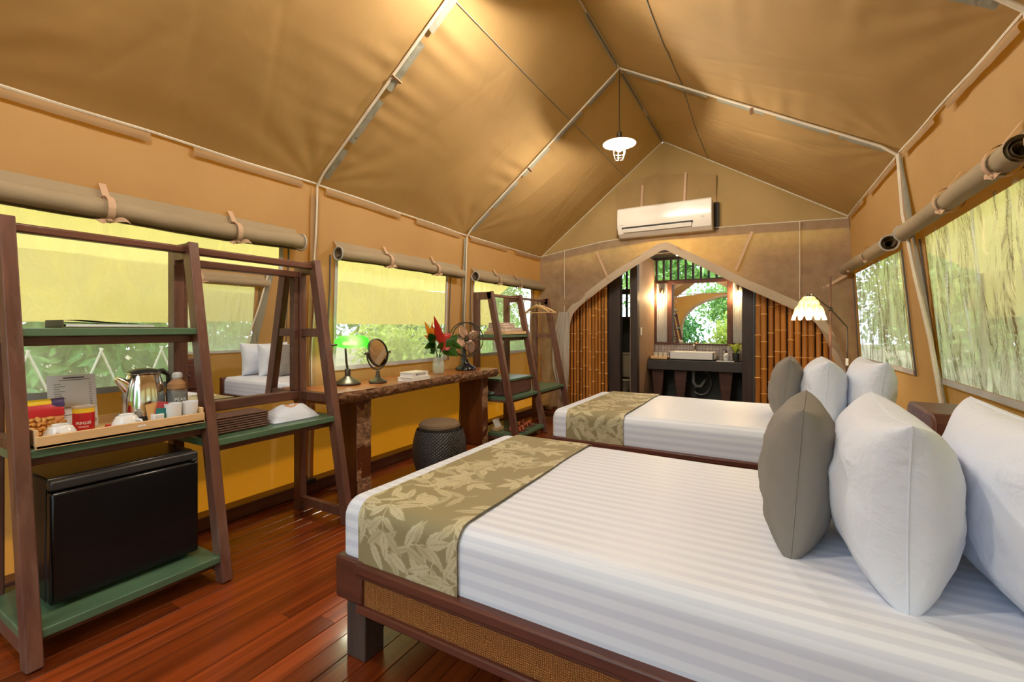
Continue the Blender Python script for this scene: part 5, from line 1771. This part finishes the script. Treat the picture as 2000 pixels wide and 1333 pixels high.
# ================================================================== AIR CONDITIONER
ac = thing('air_conditioner', 'cream wall air conditioner above the arched opening', 'air conditioner', (-1.26, 6.26, 2.54))
A0, A1 = -1.845, -.655
prof = [(6.31, 2.50), (6.31, 2.87), (6.105, 2.885), (6.085, 2.86), (6.075, 2.72), (6.085, 2.62), (6.13, 2.54), (6.20, 2.50)]
MB().prism(prof, 'X', A0, A1).build('body', AC, ac, .012, ang=25)
MB().box((A0+.07, 6.080, 2.598), (A1-.22, 6.115, 2.624), (R(14), 0, 0)).build('outlet_slot', BLACKP, ac)
MB().box((A0+.085, 6.082, 2.548), (A1-.235, 6.094, 2.600), (R(30), 0, 0)).build('louver', AC, ac, .003)
MB().box((A1-.125, 6.079, 2.640), (A1-.085, 6.084, 2.662)).build('display', simple('ac_grey', (.35, .33, .3), .4), ac)
MB().box((A0+.03, 6.0805, 2.645), (A0+.085, 6.084, 2.653)).build('brand_plate', simple('ac_mark', (.5, .46, .4), .4), ac)
MB().box((A0+.02, 6.30, 2.52), (A1+.06, 6.345, 2.86)).build('rear_slab', BLACKM, ac)  # dark slab behind the body, reaching past its right end
# ================================================================== PENDANTS
BULB_P = emis('bulb_pendant', (1.0, .90, .74), PENDANT/(PI*4*PI*.036**2))
def pendant(y, zc, label, px_=RX):
    t = thing('pendant_lamp', label, 'lamp', (px_, y, zc), 0, 'caged pendant lamps along the ridge')
    MB().tube([(0, 0, RZ-zc-.02), (0, 0, .11)], .004, 6).build('cord', BLACKP, t, local=True)
    MB().lathe([(.012, .12), (.024, .11), (.026, .05), (.030, .045), (.030, .02)], 16).build('socket', BRONZE, t, local=True)
    MB().lathe([(.028, .035), (.06, .032), (.150, .004), (.155, -.002), (.150, .0), (.06, .027), (.028, .030)], 36, cap=False).build('shade', MATS.get('darkened_enamel') or simple('darkened_enamel', (.50, .40, .29), .4), t, local=True)  # white enamel darkened in colour to offset the glare of the bulb
    MB().ball((0, 0, -.03), (.036, .036, .045), 10, 8).build('bulb', BULB_P, t, local=True)
    cg = MB()
    for z, r in ((-.02, .056), (-.09, .056), (-.15, .040)):
        cg.tube([(r*math.cos(q), r*math.sin(q), z) for q in lin(0, 2*PI*19/20, 20)], .0028, 5, closed=True)
    for k_ in range(6):
        q = k_*PI/3
        cg.tube([(r*math.cos(q), r*math.sin(q), z) for z, r in ((.02, .05), (-.02, .056), (-.09, .056), (-.15, .040), (-.165, .001))], .0028, 5)
    cg.build('cage', BRONZE, t, local=True)
    return t
pendant(4.32, 3.04, 'lit caged pendant lamp hanging from the ridge before the air conditioner')
pendant(2.32, 3.36, 'lit caged pendant lamp hanging high over the nearest bed')
pendant(.30, 3.36, 'lit caged pendant lamp above the camera')
# ---- cables by the shelf
single('power_cable', MB().tube([(-3.05, 2.12, 1.02), (-3.03, 2.13, .93), (-3.04, 2.10, .85), (-3.04, 2.13, .6), (-3.05, 2.14, .3), (-3.04, 2.15, .12)], .006, 6), BLACKP, 'black power cable hanging down the wall beside the mirror shelf', 'cable', (-3.04, 2.13, .1))
pg = thing('power_socket', 'black plug block on the floor beam beside the mirror shelf', 'socket', (-3.05, 2.20, .085))
MB().box((-3.075, 2.14, .085), (-3.02, 2.27, .125)).build('block', BLACKP, pg, .006)
MB().box((-3.065, 2.16, .125), (-3.03, 2.20, .16)).build('plug', BLACKP, pg, .006)
# ================================================================== PLANTS OUTSIDE
def foliage(seed, n, rx, ry, rz, ls, asp=.42):
    g = np.random.default_rng(seed)
    # leaves sit in clumps around the crown
    nc = max(6, n//60)
    cd_ = g.normal(size=(nc, 3))
    cd_ /= np.linalg.norm(cd_, axis=1)[:, None]
    cl = cd_*(g.uniform(.35, .95, (nc, 1)))
    pick = g.integers(0, nc, n)
    c = cl[pick]+np.clip(g.normal(size=(n, 3)), -1.6, 1.6)*.20
    c *= np.array([rx, ry, rz])
    d = g.normal(size=(n, 3))
    d[:, 2] -= .35
    d /= np.linalg.norm(d, axis=1)[:, None]
    u = np.cross(d, g.normal(size=(n, 3)))
    u /= np.linalg.norm(u, axis=1)[:, None]
    nn = np.cross(d, u)
    L = ls*g.uniform(.6, 1.25, (n, 1))
    W = L*asp
    v = np.stack([c, c+d*L*.45+u*W*.5+nn*W*.12, c+d*L-nn*L*.12, c+d*L*.45-u*W*.5+nn*W*.12], 1).reshape(-1, 3)
    v[:, 2] += rz
    f = np.arange(n*4).reshape(n, 4)
    f = np.concatenate([f[:, [0, 1, 2]], f[:, [0, 2, 3]]], 0)
    me = bpy.data.meshes.new('foliage')
    me.from_pydata(v.tolist(), [], f.tolist())
    return me
FOL = {}
for nm, args, mt in (('a', (1, 2600, 1.3, 1.3, 1.3, .22), LEAFA), ('b', (2, 3000, 1.5, 1.5, 1.5, .26), LEAFB), ('c', (3, 2200, 1.2, 1.2, 1.2, .24), LEAFC), ('t', (4, 5200, 2.4, 2.4, 2.3, .30), LEAFB), ('u', (5, 5200, 2.4, 2.4, 2.3, .30), LEAFA)):
    FOL[nm] = foliage(*args)
    FOL[nm].materials.append(mt)
def plant(kind, x_, y_, s, label, cat, trunk=0., group=None, sz=1.):
    t = thing('tree' if trunk else 'bush', label, cat, (x_, y_, -.5), rng.uniform(0, 6.28), group)
    o = bpy.data.objects.new('crown' if trunk else 'foliage', FOL[kind])
    COL.objects.link(o)
    o.parent = t
    o.location = (0, 0, trunk*.8)
    o.scale = (s, s, s*sz)
    if trunk:
        MB().tube([(0, 0, -.1), (.08, .03, trunk*.4), (-.05, .06, trunk*.8), (.05, 0, trunk+1.2)], [.14, .11, .09, .04], 8).build('trunk', TRUNK, t, local=True)
    else:
        MB().tube([(0, 0, -.1), (.03, .02, .4*s), (-.03, .03, 1.0*s)], [.05, .04, .02], 6).build('stem', TRUNK, t, local=True)
    return t
BL_ = 'bushes left of the tent'
k = 0
ORD = ('first', 'second', 'third', 'fourth', 'fifth', 'sixth', 'seventh', 'eighth', 'ninth', 'tenth', 'eleventh', 'twelfth', 'thirteenth', 'fourteenth', 'fifteenth', 'sixteenth')
for i in range(9):
    plant(('a', 'c', 'b')[i % 3], -8.2-(i % 2)*2.2, -3.2+i*2.9, .86, ORD[i]+' green bush from the front outside the left windows', 'bush', 0, BL_)
for i in range(5):
    plant(('u', 't')[i % 2], -17-(i % 2)*2, -6+i*8.0, 1.15, ORD[i]+' tree from the front far beyond the left windows', 'tree', 1.4, 'trees far left of the tent')
for i in range(5):
    plant(('b', 'a', 'c')[i % 3], 5.0+(i % 2)*2.3, -2.5+i*3.0, .9, ORD[i]+' green bush from the front outside the right windows', 'bush', 0, 'bushes right of the tent')
for i in range(5):
    plant(('t', 'u')[i % 2], 12.5+(i % 2)*1.5, -2+i*7.2, 1.15, ORD[i]+' tree from the front beyond the right windows', 'tree', 1.8, 'trees right of the tent')
for i in range(1):
    plant(('u', 't', 'u')[i % 3], -2.2-i*18, 14.2, 1.0, ('dense', 'remote')[i]+' leafy tree right behind the bathroom slats', 'tree', 1.6, 'trees behind the bathroom')
for i, (x_, y_, s_) in enumerate(((4.9, 15.4, .9), (5.0, 20.8, 1.0), (6.6, 27.8, 1.1))):
    plant(('u', 't', 'u')[i], x_, y_, s_, ORD[i]+' tree outward seen through the far right window', 'tree', .8, 'trees beyond the far right window')
for i in range(3):
    plant(('b', 'c', 'a')[i], -4.4+i*3.2, -6.4, 1.05, ORD[i]+' bush from the left reflected through the front doorway', 'bush', 0, 'bushes before the front doorway')
for i in range(3):
    plant(('t', 'u')[i % 2], -8.2+i*7.0, -11.6, 1.1, ORD[i]+' tree from the left beyond the front doorway', 'tree', .6, 'trees before the front doorway')
# deck in front of the tent
struct('floor_veranda', MB().box((-3.3, -3.6, -.14), (1.2, -1.78, -.02)), wood('veranda_wood', srgb(92, 62, 44), srgb(140, 100, 70), 'X', .6))
# lattice of crossed poles outside the near left window
lt = thing('lattice_fence', 'pale crossed pole lattice fence outside the left window', 'fence', (-6.2, 1.5, -.5))
for i in range(9):
    y_ = -1.0+i*.55
    for sg in (-1, 1):
        MB().tube([(-6.2+.02*sg, y_-sg*.28, -.5), (-6.2+.02*sg, y_+sg*.28, 1.05)], .011, 6).build('pole', simple('pole_pale', srgb(190, 184, 168), .8) if 'pole_pale' not in MATS else MATS['pole_pale'], lt)
for o in bpy.data.objects:
    if '_base' in o:
        del o['_base']
